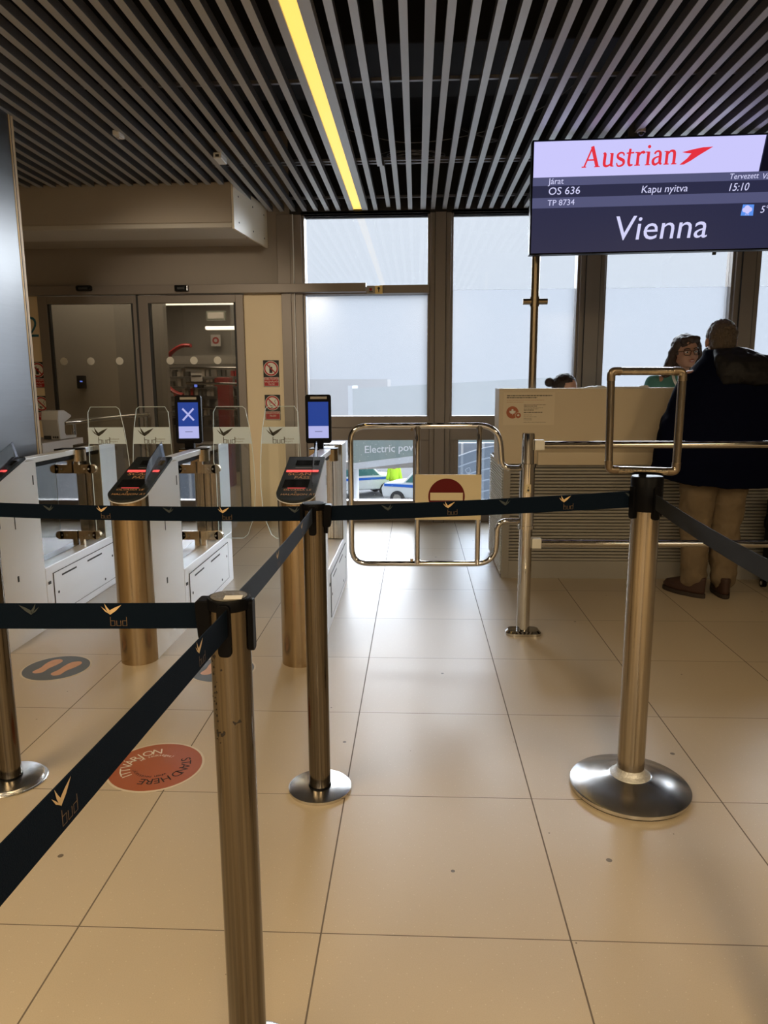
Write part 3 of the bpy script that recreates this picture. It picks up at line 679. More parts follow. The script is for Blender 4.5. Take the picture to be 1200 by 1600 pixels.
    def flap(s, x_at):
        # outline in local u (0 at hinge side) -> out into the lane; s = +1 opens to the right
        pts = [(0.012, 0.380), (0.012, 0.80), (0.000, 0.86), (0.004, 0.965), (0.012, 1.155), (0.030, 1.188), (0.190, 1.188), (0.206, 1.175), (0.228, 1.06), (0.238, 0.975), (0.247, 0.85), (0.251, 0.70), (0.243, 0.58), (0.226, 0.49), (0.195, 0.405), (0.165, 0.381)]
        P = [(x_at+s*u, z) for u, z in pts]
        b = MB(); b.prism(P, lambda u, v, t: Vector((u, t, v)), yc-0.004, yc+0.004, 0)
        fl = b.build('glass_flap', 'flap_glass', parent=root)
        b = MB(); b.tube([Vector((u, yc, v)) for u, v in P], 0.0018, 6, closed=True); b.build('polished_edge', 'glass_edge', parent=fl, smooth=True)
        za, zb = 0.965, 1.066
        xa, xb0, xb1 = x_at+s*0.006, x_at+s*0.238, x_at+s*0.225
        q = [(xa, za), (xb0, za), (xb1, zb), (xa, zb)]
        yy = yc-0.0055
        b = MB(); b.poly(q if s > 0 else q[::-1], xz(yy), 0)
        ox = min(xa, xb0)+0.022+(0.01 if s < 0 else 0); S = 0.068
        f = lambda u, v: Vector((ox+u*S, yy-0.001, 1.012+v*S))
        bird(b, f, 1)
        g = lambda u, v: Vector((ox+0.002+u*S*1.15, yy-0.001, 1.014+v*S*1.15))
        bud_word(b, g, 1, w=0.05)
        b.text('Budapest', lambda u, v: Vector((ox+0.110+u, yy-0.001, 0.990+v)), 0.016, 2); b.text('Airport', lambda u, v: Vector((ox+0.110+u, yy-0.001, 0.975+v)), 0.016, 2)
        b.build('logo_sticker', ['frost_sticker', 'logo_dark', 'logo_grey'], parent=fl)
    if terminal != 'plain': flap(1, X+0.022)
    if X > -1.5: flap(-1, X-Wd-0.058)
    for (z0, z1) in ((0.785, 0.840), (0.372, 0.425)):
        if X < -1.5: break
        b = MB(); b.box(X-Wd-0.060, cx-0.010, yc-0.014, yc+0.014, z0, z1); b.build('hinge_clamp', 'brass', parent=root)
    if terminal:
        tx = cx-0.032; zb = 0.938
        b = MB(); b.box(tx-0.028, tx+0.028, yc-0.02, yc+0.02, zb, zb+0.05); b.build('terminal_neck', 'black_plastic', parent=root, bevel=0.004)
        rot = Matrix.Rotation(-0.10, 3, 'X') @ Matrix.Rotation(0.0, 3, 'Y'); rz = Matrix.Rotation(0.10, 3, 'Z'); piv = Vector((tx, yc, zb+0.03))
        def F(u, v, t): return piv + rz @ (Matrix.Rotation(-0.05, 3, 'X') @ Vector((u, -t, v)))
        W2, H0, H1 = 0.077, 0.0, 0.288
        rr = [(x, z) for x, z in [(-W2, H0), (W2, H0), (W2, H1), (-W2, H1)]]
        rr = [(p.x, p.y) for p in fillet([Vector((a, c, 0)) for a, c in rr], 0.016, 4, closed=True)]
        b = MB(); b.prism(rr, F, -0.018, 0.018); te = b.build('face_terminal', 'black_plastic', parent=root, bevel=0.002)
        b = MB(); zs = 0.102
        b.poly([(-0.060, zs), (0.060, zs), (0.060, 0.245), (-0.060, 0.245)], lambda u, v: F(u, v, 0.0186), 0)
        b.poly([(-0.060, 0.030), (0.060, 0.030), (0.060, zs), (-0.060, zs)], lambda u, v: F(u, v, 0.0186), 1)
        if terminal == 'cross':
            g = lambda u, v: F(u, v, 0.0192)
            b.stroke([(-0.033, 0.138), (0.033, 0.208)], 0.011, g, 1, curve=False); b.stroke([(-0.033, 0.208), (0.033, 0.138)], 0.011, g, 1, curve=False)
        b.poly([(-0.022, 0.068), (0.022, 0.068), (0.022, 0.071), (-0.022, 0.071)], lambda u, v: F(u, v, 0.0192), 2)
        b.build('display', ['scr_blue', 'scr_white', 'lcd_dark'], parent=te)
        b = MB(); b.prism([(-0.046, 0.262), (0.052, 0.262), (0.052, 0.276), (-0.046, 0.276)], F, 0.018, 0.020); b.build('camera_window', 'device_grey', parent=te)
    return root
gate_cabinet(-1.797, None, 'leftmost boarding gate, no screen on its bracket, cut off by the photo edge')
gate_cabinet(-1.027, 'cross', 'middle boarding gate whose screen shows a white cross')
gate_cabinet(-0.240, 'plain', 'rightmost boarding gate, with a plain blue screen, beside the swing gate', yb=2.19)

# ------------------------------------------------------------------ floor stickers
def foot_sticker(cx, cy, a, label):
    r = 0.148
    b = MB(); b.prism(circ(cx, cy, r+0.008, 56), lambda u, v, t: Vector((u, v, t)), 0.0, 0.0008, 1); b.prism(circ(cx, cy, r, 56), lambda u, v, t: Vector((u, v, t)), 0.0008, 0.0012, 0)
    foot = smooth_path([(0.0, -0.085, 0), (0.026, -0.07, 0), (0.024, -0.02, 0), (0.036, 0.03, 0), (0.034, 0.075, 0), (0.008, 0.095, 0), (-0.022, 0.075, 0), (-0.026, 0.03, 0), (-0.020, -0.02, 0), (-0.024, -0.065, 0)], 5, closed=True)
    for s in (1, -1):
        pts = [(p.x*s*1.0+s*0.048, p.y) for p in foot]; pts = [(cx+x*math.cos(a)-y*math.sin(a), cy+x*math.sin(a)+y*math.cos(a)) for x, y in pts]
        if s < 0: pts = pts[::-1]
        b.poly(pts, xy(0.0018), 2)
    return tag(b.build('floor_sticker', ['sticker_grey', 'sticker_rim', 'foot_print'], org=(cx, cy, 0)), label, 'floor sticker', 'footprint floor stickers')
foot_sticker(-1.470, 1.622, -0.22, 'round grey floor sticker with two orange footprints, by the leftmost gate')
foot_sticker(-0.680, 1.630, -0.22, 'round grey footprint sticker half hidden behind the nearest barrier post')
cx, cy = -0.680, 0.755; R = 0.158
b = MB(); b.prism(circ(cx, cy, R+0.008, 60), lambda u, v, t: Vector((u, v, t)), 0, 0.0008, 1); b.prism(circ(cx, cy, R, 60), lambda u, v, t: Vector((u, v, t)), 0.0008, 0.0012, 0)
def arc_text(s, size, rad, angs, mi):
    # letters placed one by one round the disc, tops outward
    for ch, deg in zip(s, angs):
        a = math.radians(deg); c, sn = math.cos(a), math.sin(a)
        def f(u, v): return Vector((cx+rad*c+sn*u+c*v, cy+rad*sn-c*u+sn*v, 0.0018))
        if ch != ' ': b.text(ch, f, size, mi, align='CENTER')
arc_text('ITTVÁRJON', 0.050, 0.085, [223, 212, 199, 183, 168, 153, 141, 125, 106], 2)
arc_text('STANDHERE', 0.048, 0.087, [28, 15, 1, -14, -29, -52, -68, -82, -96], 3)
arc_text('ha szükséges!', 0.021, 0.068, [150-7.5*k for k in range(13)], 2)
arc_text('when necessary!', 0.021, 0.066, [-48-7.5*k for k in range(15)], 3)
tag(b.build('floor_sticker', ['sticker_orange', 'sticker_rim', 'white_print', 'black_print'], org=(cx, cy, 0)), 'round orange floor sticker with curved white and black wording', 'floor sticker')
# ------------------------------------------------------------------ belt barriers
def slim_post(x, y, label, top=0.955, scuffs=False):
    root = empty('barrier_post', (x, y, 0), label, 'barrier post', 'slim belt barrier posts')
    b = MB(); b.lathe([(0.001, 0), (0.101, 0), (0.103, 0.004), (0.103, 0.011), (0.098, 0.0135), (0.001, 0.014)], x, y, 64); b.build('base_plate', 'base_steel', parent=root, smooth=True)
    b = MB(); b.lathe([(0.0365, 0.0135), (0.0375, 0.0165), (0.0365, 0.019)], x, y, 40); b.build('base_seal', 'black_plastic', parent=root, smooth=True)
    b = MB(); b.cyl((x, y, 0.0135), (x, y, top-0.018), 0.0350, 48); tb = b.build('tube', 'slim_steel', parent=root, smooth=True)
    b = MB(); b.lathe([(0.0352, top-0.020), (0.0372, top-0.018), (0.0372, top-0.003), (0.0355, top), (0.001, top)], x, y, 40); cp = b.build('cap', 'black_plastic', parent=root, smooth=True)
    b = MB(); b.lathe([(0.001, top+0.0002), (0.031, top+0.0002), (0.031, top+0.0012), (0.001, top+0.0012)], x, y, 32); b.build('cap_disc', 'duct' if not scuffs else 'cap_worn', parent=cp)
    for k in range(4):
        a = k*PI/2; Rz = Matrix.Rotation(a, 3, 'Z'); o = Vector((x, y, 0))
        b = MB()
        prof = fillet([Vector((-0.0115, top-0.095, 0)), Vector((0.0115, top-0.095, 0)), Vector((0.0115, top-0.004, 0)), Vector((-0.0115, top-0.004, 0))], 0.009, 5, closed=True)
        b.prism([(p.x, p.y) for p in prof], lambda u, v, t: o + Rz @ Vector((u, -t, 0)) + Vector((0, 0, v)), 0.032, 0.0425)
        b.build('belt_clip', 'black_plastic', parent=root, bevel=0.0015)
    if scuffs:
        random.seed(11); b = MB()
        def on(u, v, cx=x, cy=y): a = -PI/2+u/0.0352; return Vector((cx+0.0354*math.cos(a), cy+0.0354*math.sin(a), v))
        for k in range(46):
            u, v = random.gauss(-0.030, 0.006), random.uniform(0.70, 0.86)
            if k > 34: u, v = random.uniform(-0.03, -0.008), 0.715+random.gauss(0, 0.004)+0.15*(u+0.03)
            s = random.uniform(0.0006, 0.0022)
            b.poly([(u-s, v), (u, v-s*1.3), (u+s*1.4, v-s*0.3), (u+s*0.5, v+s*1.5)], on)
        b.poly([(0.006, 0.742), (0.020, 0.744), (0.022, 0.738), (0.014, 0.738), (0.010, 0.735)], on)
        b.poly([(-0.018, 0.717), (-0.008, 0.722), (-0.008, 0.717), (-0.014, 0.712)], on)
        b.build('scuff_marks', 'scuff', parent=tb)
        b = MB(); b.box(x-0.004, x+0.026, y-0.024, y-0.002, top+0.0014, top+0.0022, rot=Matrix.Rotation(0.12, 3, 'Z')); b.build('cap_label', 'white_print', parent=cp)
    return root
mat('scuff', (0.02, 0.015, 0.012, 1), 0.7)
mat('cap_worn', (0.13, 0.115, 0.09, 1), 0.6, var=0.5, vscale=60, bump=0.4, bscale=120)
def cassette(root, x, y, ang, top=0.955):
    """sprung belt housing on the side of a post, ang = belt direction"""
    Rz = Matrix.Rotation(ang, 3, 'Z'); o = Vector((x, y, 0)); b = MB()
    prof = [(p.x, p.y) for p in fillet([Vector((0.028, top-0.074, 0)), Vector((0.052, top-0.074, 0)), Vector((0.056, top-0.004, 0)), Vector((0.028, top-0.004, 0))], 0.008, 4, closed=True)]
    b.prism(prof, lambda u, v, t: o+Rz @ Vector((u, t, 0))+Vector((0, 0, v)), -0.017, 0.017)
    return b.build('belt_housing', 'black_plastic', parent=root, bevel=0.002)
PN = (-0.092, -0.360); PC = (-0.086, 0.635); PR = (0.930, 0.672); PL = (-1.140, 0.653)
pn = slim_post(*PN, 'nearest barrier post, its scuffed steel tube cut off by the bottom of the photo', scuffs=True)
pc = slim_post(*PC, 'slim barrier post in the centre of the floor on a small round base plate')
pl_ = slim_post(*PL, 'barrier post at the left edge with its round base beside the floor stickers')
b = MB(); b.lathe([(0.001, 0), (0.112, 0), (0.114, 0.003), (0.111, 0.0055), (0.0, 0.006)], PL[0]+0.004, PL[1]-0.004, 64); b.build('floor_ring', 'base_steel', parent=pl_, smooth=True)
cassette(pn, *PN, PI); cassette(pc, *PC, 0.03)
# heavy post with sign frame
x, y = PR; pr_ = empty('barrier_post', (x, y, 0), 'thick barrier post on a wide conical base below the empty sign frame', 'barrier post')
b = MB(); b.lathe([(0.001, 0), (0.183, 0), (0.183, 0.004), (0.001, 0.004)], x, y, 72); b.build('rubber_foot', 'black_plastic', parent=pr_)
b = MB(); b.lathe([(0.001, 0.004), (0.186, 0.004), (0.190, 0.008), (0.190, 0.018), (0.186, 0.021), (0.12, 0.035), (0.068, 0.052), (0.066, 0.053), (0.001, 0.053)], x, y, 96); b.build('conical_base', 'base_steel', parent=pr_, smooth=True)
b = MB(); b.lathe([(0.001, 0.0535), (0.064, 0.0535), (0.062, 0.056), (0.052, 0.060), (0.046, 0.066), (0.044, 0.078)], x, y, 48); b.build('collar', 'chrome_worn', parent=pr_, smooth=True) if 'chrome_worn' in MATS else b.build('collar', 'base_steel', parent=pr_, smooth=True)
b = MB(); b.cyl((x, y, 0.055), (x, y, 0.935), 0.0425, 64); b.build('tube', 'post_steel', parent=pr_, smooth=True)
b = MB(); b.lathe([(0.043, 0.928), (0.0455, 0.928), (0.0465, 0.94), (0.0480, 1.028), (0.045, 1.033), (0.001, 1.033)], x, y, 48); hd = b.build('head', 'black_plastic', parent=pr_, smooth=True)
for a in (0.35, PI/2+0.35, PI+0.35, -PI/2+0.35):
    Rz = Matrix.Rotation(a, 3, 'Z'); o = Vector((x, y, 0)); b = MB()
    prof = fillet([Vector((-0.011, 0.905, 0)), Vector((0.011, 0.905, 0)), Vector((0.011, 1.005, 0)), Vector((-0.011, 1.005, 0))], 0.008, 5, closed=True)
    b.prism([(p.x, p.y) for p in prof], lambda u, v, t: o+Rz @ Vector((u, -t, 0))+Vector((0, 0, v)), 0.038, 0.0535); b.build('belt_clip', 'black_plastic', parent=pr_, bevel=0.0015)
# empty sign frame standing on it
rt = empty('sign_frame', (0.912, 0.672, 1.033), 'empty rounded rectangular steel sign frame standing on the thick barrier post', 'sign frame')
cs = [at(955, 580, 0.672), at(1067, 580, 0.672), at(1056, 737, 0.672), at(951, 734, 0.672)]
b = MB(); P = fillet(cs, 0.020, 6, closed=True); b.tube(P, 0.0145, 12, closed=True, sc=(1.0, 0.8)); fr = b.build('tube_frame', 'post_steel', parent=rt, smooth=True)
for i, c in enumerate(cs):
    n1 = (cs[(i+1) % 4]-c).normalized(); n0 = (cs[i-1]-c).normalized(); b = MB()
    b.tube(fillet([c+n0*0.028, c, c+n1*0.028], 0.020, 6), 0.0152, 12, sc=(1.0, 0.82))
    b.build('corner_joint', 'corner_brown', parent=fr, smooth=True)
b = MB(); b.box(0.905, 0.925, 0.665, 0.679, 1.0325, 1.046); b.build('stem', 'black_plastic', parent=rt)

def belt(p0, p1, label, hb=0.046, sag=0.006, logos=(), dims=(), m='webbing', n=24, face=1, h1=None, twist=0.0):
    p0, p1 = Vector(p0), Vector(p1); d = (p1-p0); L = d.length; t = d.normalized(); side = t.cross(Vector((0, 0, 1))).normalized()
    root_loc = (p0+p1)/2
    def F(s, v, off=0.0):
        k = s/L; hh = 1 if h1 is None else 1+(h1-1)*k
        c = p0+d*k; z = -sag*4*k*(1-k); tw = twist*math.sin(PI*k)
        return c + Vector((0, 0, z+v*hh*math.cos(tw))) + side*(off+v*math.sin(tw))
    b = MB()
    rs = []
    for i in range(n+1):
        s = L*i/n; rs.append([F(s, -hb/2, -0.0008), F(s, -hb/2, 0.0008), F(s, hb/2, 0.0008), F(s, hb/2, -0.0008)])
    b.rings(rs)
    for s0, kind in logos:
        S = 0.024
        f = lambda u, v: F(s0+u*S, 0.003+v*S, 0.0014*face)
        g = lambda u, v: F(s0+u*S, 0.002+v*S, 0.0014*face)
        if kind == 'g': bird(b, f, 1); bud_word(b, g, 3, x=0.62, h=0.62, y=-.80, w=0.042)
        elif kind == 'gr': bird(b, lambda u, v: F(s0-u*S, 0.003+v*S, 0.0014*face), 1); bud_word(b, lambda u, v: F(s0-u*S, 0.002+v*S, 0.0014*face), 2, h=0.62, y=-.78, w=0.038)
        else: bird(b, lambda u, v: F(s0+1.5*S-u*S, 0.003+v*S, 0.0014*face), 2)
    return tag(b.build('barrier_belt', [m, 'print_gold', 'print_dim', 'print_brown'], org=root_loc), label, 'barrier belt')
ZB = 0.922
# left post <-> centre post
L1 = PC[0]-PL[0]
xl = lambda X: X-(PL[0]+0.035)
belt((PL[0]+0.035, PL[1], ZB+0.006), (PC[0]-0.040, PC[1]-0.005, ZB), 'dark blue barrier belt from the left edge to the centre post', logos=[(xl(-0.945), 'd'), (xl(-0.772), 'g'), (xl(-0.56), 'd'), (xl(-0.385), 'g'), (xl(-0.165), 'd')])
belt((PC[0]+0.052, PC[1]+0.002, ZB), (PR[0]-0.045, PR[1], 0.962), 'dark blue barrier belt crossing in front of the swing gate', logos=[(0.155, 'd'), (0.345, 'g'), (0.515, 'd'), (0.70, 'g'), (0.90, 'd')], sag=0.004, h1=1.12)
belt((-1.14, -0.37, ZB), (PN[0]-0.055, PN[1], ZB-0.002), 'dark blue barrier belt from the left edge to the nearest post', logos=[(0.68, 'd'), (0.825, 'g')], sag=0.004)
belt((PN[0], PN[1]+0.040, ZB), (PC[0], PC[1]-0.040, ZB), 'greyer foreshortened belt running from the nearest post back to the centre post', m='webbing_grey', logos=[(0.36, 'g'), (0.70, 'g')])
belt((-0.082, -1.95, 0.984), (PN[0]+0.006, PN[1]-0.040, ZB-0.002), 'wide dark blue belt crossing the lower left foreground', logos=[(0.965, 'g'), (1.375, 'g')], sag=0.0)
belt((PR[0]+0.012, PR[1]-0.045, 0.962), (0.945, -0.36, 0.935), 'grey ribbed belt running from the thick post to the right edge', m='webbing_back', sag=0.012)
slim_post(0.947, -0.40, 'barrier post just outside the right edge holding the ribbed belt')
slim_post(-1.180, -0.37, 'barrier post just outside the left edge holding the upper belt')
# ------------------------------------------------------------------ swing gate, post and rails
YG = 2.168
r = empty('gate_post', (0.798, YG, 0), 'chrome gate post on an oblong floor flange in front of the desk', 'gate post')
b = MB(); pr0 = [(p.x, p.y) for p in fillet([Vector((0.705, YG-0.055, 0)), Vector((0.891, YG-0.055, 0)), Vector((0.891, YG+0.055, 0)), Vector((0.705, YG+0.055, 0))], 0.045, 8, closed=True)]
pr1 = [(0.798+(x-0.798)*0.86, YG+(y-YG)*0.80) for x, y in pr0]
b.rings([[Vector((x, y, 0)) for x, y in pr0], [Vector((x, y, 0.014)) for x, y in pr0], [Vector((x, y, 0.026)) for x, y in pr1]]); b.build('floor_flange', 'chrome', parent=r, smooth=True)
b = MB(); b.cyl((0.798, YG, 0.024), (0.798, YG, 0.58), 0.0335, 48); b.build('lower_tube', 'chrome', parent=r, smooth=True)
b = MB(); b.cyl((0.798, YG, 0.90), (0.798, YG, 1.060), 0.0315, 48); b.cyl((0.798, YG, 1.060), (0.798, YG, 1.066), 0.030, 48); b.build('upper_tube', 'chrome', parent=r, smooth=True)
b = MB(); b.cyl((0.798, YG, 0.578), (0.798, YG, 0.905), 0.0385, 48); sv = b.build('rotating_sleeve', 'chrome', parent=r, smooth=True)
b = MB(); b.cyl((0.798, YG, 0.572), (0.798, YG, 0.590), 0.0425, 48); b.cyl((0.798, YG, 0.893), (0.798, YG, 0.911), 0.0425, 48); b.build('bearing_ring', 'chrome', parent=sv, smooth=True)
b = MB(); b.box(0.783, 0.812, YG-0.0425, YG-0.036, 0.765, 0.808); lk = b.build('lock_plate', 'plate_cream', parent=sv, bevel=0.002)
b = MB(); b.cyl((0.798, YG-0.0435, 0.778), (0.798, YG-0.042, 0.778), 0.006, 14); b.box(0.7965, 0.7995, YG-0.044, YG-0.042, 0.788, 0.797); b.build('keyhole', 'seam', parent=lk)
g = empty('swing_gate', (0.30, YG, 0.38), 'chrome tubular swing gate carrying the no entry plate', 'gate')
pts = [(0.762, 0.886), (0.668, 0.886), (0.650, 1.105), (-0.111, 1.103), (-0.111, 0.380), (0.645, 0.382), (0.650, 0.612), (0.762, 0.610)]
P = fillet([Vector((x, YG, z)) for x, z in pts], [0, 0.085, 0.11, 0.085, 0.085, 0.11, 0.09, 0], 9)
b = MB(); b.tube(P, 0.0145, 14); b.build('tube_frame', 'chrome', parent=g, smooth=True)
for x in (0.234, 0.549):
    b = MB(); b.cyl((x, YG, 0.382), (x, YG, 1.104), 0.0135, 20); b.cyl((x, YG, 0.382), (x, YG, 0.40), 0.0175, 20); b.cyl((x, YG, 1.088), (x, YG, 1.104), 0.0175, 20); b.build('upright', 'chrome', parent=g, smooth=True)
b = MB(); b.cyl((0.205, YG, 0.392), (0.205, YG, 0.408), 0.008, 12); b.cyl((0.205, YG, 1.08), (0.205, YG, 1.092), 0.006, 12); b.build('stop_pin', 'brass', parent=g)
b = MB(); b.box(0.222, 0.562, YG-0.020, YG-0.0145, 0.620, 0.856); sg = b.build('sign_plate', 'plate_cream', parent=g, bevel=0.001)
b = MB(); yy = YG-0.0205; b.poly(circ(0.384, 0.742, 0.094, 56), xz(yy), 0); b.poly([(0.300, 0.722), (0.468, 0.722), (0.468, 0.762), (0.300, 0.762)], xz(yy-0.0005), 1); b.build('no_entry_symbol', ['red_sign', 'plate_cream'], parent=sg)
for z, lb in ((1.006, 'upper chrome rail running right from the gate post in front of the desk'), (0.495, 'lower chrome rail running right from the gate post at knee height')):
    r = empty('guard_rail', (2.0, YG, z), lb, 'rail')
    b = MB(); b.cyl((0.870, YG, z), (3.4, YG, z), 0.0185, 32); b.build('tube', 'chrome', parent=r, smooth=True)
    b = MB(); b.box(0.829, 0.878, YG-0.022, YG+0.022, z-0.026, z+0.026); b.build('socket', 'desk_white', parent=r, bevel=0.004)
r = empty('rail_post', (3.42, YG, 0), 'chrome post holding the far right ends of the guard rails', 'post')
b = MB(); b.cyl((3.42, YG, 0), (3.42, YG, 1.06), 0.0315, 32); b.build('tube', 'chrome', parent=r, smooth=True)

# ------------------------------------------------------------------ boarding desk
YD = 3.296; XR = 3.6
dk = empty('boarding_desk', (2.2, 3.7, 0), 'long cream boarding desk with horizontally ribbed lower front', 'desk')
b = MB(); b.box(0.815, XR, YD+0.03, YD+0.06, 0.12, 0.79, 1)
nz_ = 30
for k in range(nz_):
    z0 = 0.125+k*(0.660/nz_); z1 = z0+0.660/nz_*0.70
    b.box(0.86, XR, YD+0.004, YD+0.031, z0, z1, 0)
b.box(0.812, 0.86, YD+0.0, YD+0.031, 0.0, 0.79, 0)
b.build('ribbed_front', ['desk_slats', 'desk_groove'], parent=dk, bevel=0.0015)
b = MB(); b.box(0.86, XR, YD+0.002, YD+0.06, 0.0, 0.122); b.build('plinth', 'desk_slats', parent=dk)
b = MB(); b.box(0.822, 0.85, YD+0.06, 4.13, 0.0, 0.79, 1)
nn = 40
for k in range(nn):
    z0 = 0.02+k*(0.765/nn); b.box(0.806, 0.823, YD+0.032, 4.135, z0, z0+0.765/nn*0.55, 0)
b.build('side_panel', ['desk_white', 'desk_groove'], parent=dk)
b = MB(); b.box(0.772, XR, YD, YD+0.25, 0.786, 1.278); up = b.build('upper_panel', 'desk_cream', parent=dk, bevel=0.003)
b = MB(); b.box(0.771, XR, YD+0.004, YD+0.252, 1.277, 1.284); b.build('top_edge', 'desk_white', parent=dk)
b = MB(); b.prism([(YD-0.001, 0.785), (YD-0.055, 0.785), (YD-0.055, 0.868), (YD-0.001, 0.893)], lambda u, v, t: Vector((t, u, v)), 1.03, XR); b.build('bag_ledge', 'desk_cream', parent=dk, bevel=0.002)
b = MB(); b.box(0.85, XR, YD+0.25, 4.13, 0.74, 0.78); b.build('worktop', 'desk_white', parent=dk, bevel=0.003)
# taped paper notice
x0, x1, z0, z1 = 0.80, 1.135, 1.045, 1.258
b = MB(); b.box(x0, x1, YD-0.0022, YD-0.0008, z0, z1, 0)
f = xz(YD-0.0026)
def ln(u0, u1, v, h=0.004, mi=1, seed=0):
    random.seed(seed+int(v*1e4)); u = u0
    while u < u1:
        w_ = random.uniform(0.006, 0.022); e = min(u+w_, u1); b.poly([(u, v), (e, v), (e, v+h), (u, v+h)], f, mi); u = e+0.003
ln(0.822, 1.118, 1.234, 0.0055); ln(0.822, 1.020, 1.221, 0.0055); ln(0.822, 1.07, 1.207, 0.002, 2); ln(0.822, 0.93, 1.194, 0.002, 2)
for v, e, h in ((1.176, 1.08, .002), (1.166, 1.02, .004), (1.157, 1.06, .002), (1.149, 1.03, .002), (1.140, 1.0, .004), (1.126, 1.06, .004), (1.110, 0.99, .002), (1.098, 1.02, .002), (1.088, 0.99, .002), (1.078, 0.99, .002), (1.062, 1.08, .002)): ln(0.935, e, v, h)
b.poly(circ(0.861, 1.128, 0.040, 36), f, 2); b.poly(circ(0.899, 1.108, 0.0205, 28), xz(YD-0.0027), 0); b.poly(circ(0.899, 1.108, 0.018, 28), xz(YD-0.0028), 2)
leaf = [(0, -.9), (.1, -.35), (.55, -.45), (.45, -.2), (.95, .1), (.75, .2), (.85, .5), (.5, .4), (.4, .6), (.2, .35), (.28, .85), (0, 1.05), (-.28, .85), (-.2, .35), (-.4, .6), (-.5, .4), (-.85, .5), (-.75, .2), (-.95, .1), (-.45, -.2), (-.55, -.45), (-.1, -.35)]
b.poly([(0.861+u*0.024, 1.128+v*0.022) for u, v in leaf], xz(YD-0.0029), 3); b.poly([(0.899+u*0.010, 1.108+v*0.010) for u, v in leaf], xz(YD-0.0030), 3)
tag(b.build('paper_notice', ['notice_paper', 'black_print', 'sticker_orange', 'desk_white'], org=(0.96, YD, 1.15)), 'small printed notice with an orange round symbol taped to the desk front', 'notice')
# cloth and flat tray on top of the desk
b = MB(); pts = []
for i in range(15):
    for j in range(5):
        pts.append((1.345+i*0.017+0.004*math.sin(j*3), YD+0.03+j*0.04, 1.286+0.018*math.sin(PI*i/14)*(0.6+0.5*math.sin(i*1.3+j*0.9))*(1-i/22)))
V = [b.bm.verts.new(p) for p in pts]; V2 = [b.bm.verts.new((p[0], p[1], 1.2845)) for p in pts]
for i in range(14):
    for j in range(4): b.face([V[i*5+j], V[(i+1)*5+j], V[(i+1)*5+j+1], V[i*5+j+1]]); b.face([V2[i*5+j], V2[i*5+j+1], V2[(i+1)*5+j+1], V2[(i+1)*5+j]])
for i in range(14): b.face([V[i*5], V2[i*5], V2[(i+1)*5], V[(i+1)*5]]); b.face([V[i*5+4], V[(i+1)*5+4], V2[(i+1)*5+4], V2[i*5+4]])
for j in range(4): b.face([V[j], V[j+1], V2[j+1], V2[j]]); b.face([V[70+j], V2[70+j], V2[70+j+1], V[70+j+1]])
tag(b.build('folded_cloth', 'white_cloth', smooth='all', org=(1.45, YD+0.1, 1.284)), 'crumpled white cloth lying on the desk top', 'cloth')
b = MB(); b.box(1.47, 1.74, YD-0.012, YD+0.18, 1.2845, 1.292); b.box(1.69, 1.735, YD+0.0, YD+0.04, 1.292, 1.299)
tag(b.build('clipboard', 'device_light', bevel=0.002, org=(1.6, YD+0.1, 1.284)), 'flat pale clipboard lying on the desk top edge right of the cloth', 'clipboard')

# ------------------------------------------------------------------ gate screen and its pole
YS = 3.40
sc = empty('gate_screen', (1.95, YS, 2.14), 'large blue gate display reading Austrian and Vienna above the desk', 'screen')
XB = 3.10
def SP(x, y, off=0.0): return at(x, y, YS-off)
SK = 0.010
def sz(yv): return lambda u, v: Vector((u, yv, v+SK*(u-0.967)))
b = MB(); b.prism([(0.958, 2.138), (XB, 2.138), (XB, 2.832), (0.958, 2.832)], lambda u, v, t: Vector((u, t, v+SK*(u-0.967))), YS, YS+0.07); b.build('housing', 'black_plastic', parent=sc, bevel=0.004)
tl, bl = SP(835, 222), SP(829, 397)
zt, z1_, z2_, z3_, z4_, zb_ = 2.824, 2.607, 2.556, 2.484, 2.421, 2.146
X0 = 0.967
def q(x0, x1, z0, z1, off, mi, x1b=None, x0b=None): b.poly([((x0 if x0b is None else x0b), z0), ((x1 if x1b is None else x1b), z0), (x1, z1), (x0, z1)], sz(YS-off), mi)
b = MB()
q(X0, XB-0.01, zb_, zt, 0.001, 2); q(X0+0.002, 2.404, z1_, zt-0.004, 0.002, 0, x1b=2.374); q(2.412, XB-0.01, z1_, zt-0.004, 0.0021, 3, x0b=2.380)
q(X0, XB-0.01, z2_, z1_, 0.002, 1); q(X0, XB-0.01, z4_, z3_, 0.002, 1)
dp = b.build('display', ['lcd_white', 'lcd_band', 'lcd_dark', 'lcd_black'], parent=sc)
# airline word: drawn serif lettering
b = MB(); yy = YS-0.004
ox, oz = SP(911, 262, 0.004).x, SP(911, 262, 0.004).z; H = 0.118; dz = 0.012
def g(u, v): return Vector((ox+(u+v*0.06)*H, yy, oz+v*H+u*H*0.018))
def stx(p, w_, **k): b.stroke([(a+cxx, c) for a, c in p], [q_*1.22 for q_ in w_] if isinstance(w_, list) else w_*1.22, g, 0, **k)
cxx = 0.0
def serif(x, y, w_=0.24): b.stroke([(x+cxx-w_/2, y), (x+cxx+w_/2, y)], 0.055, g, 0, curve=False)
stx([(0.05, 0.02), (0.42, 1.03)], 0.07, curve=False); stx([(0.40, 1.05), (0.74, 0.02)], 0.145, curve=False); stx([(0.17, 0.37), (0.58, 0.37)], 0.06, curve=False); serif(0.04, 0.025, 0.24); serif(0.74, 0.025, 0.30)
cxx = 0.98
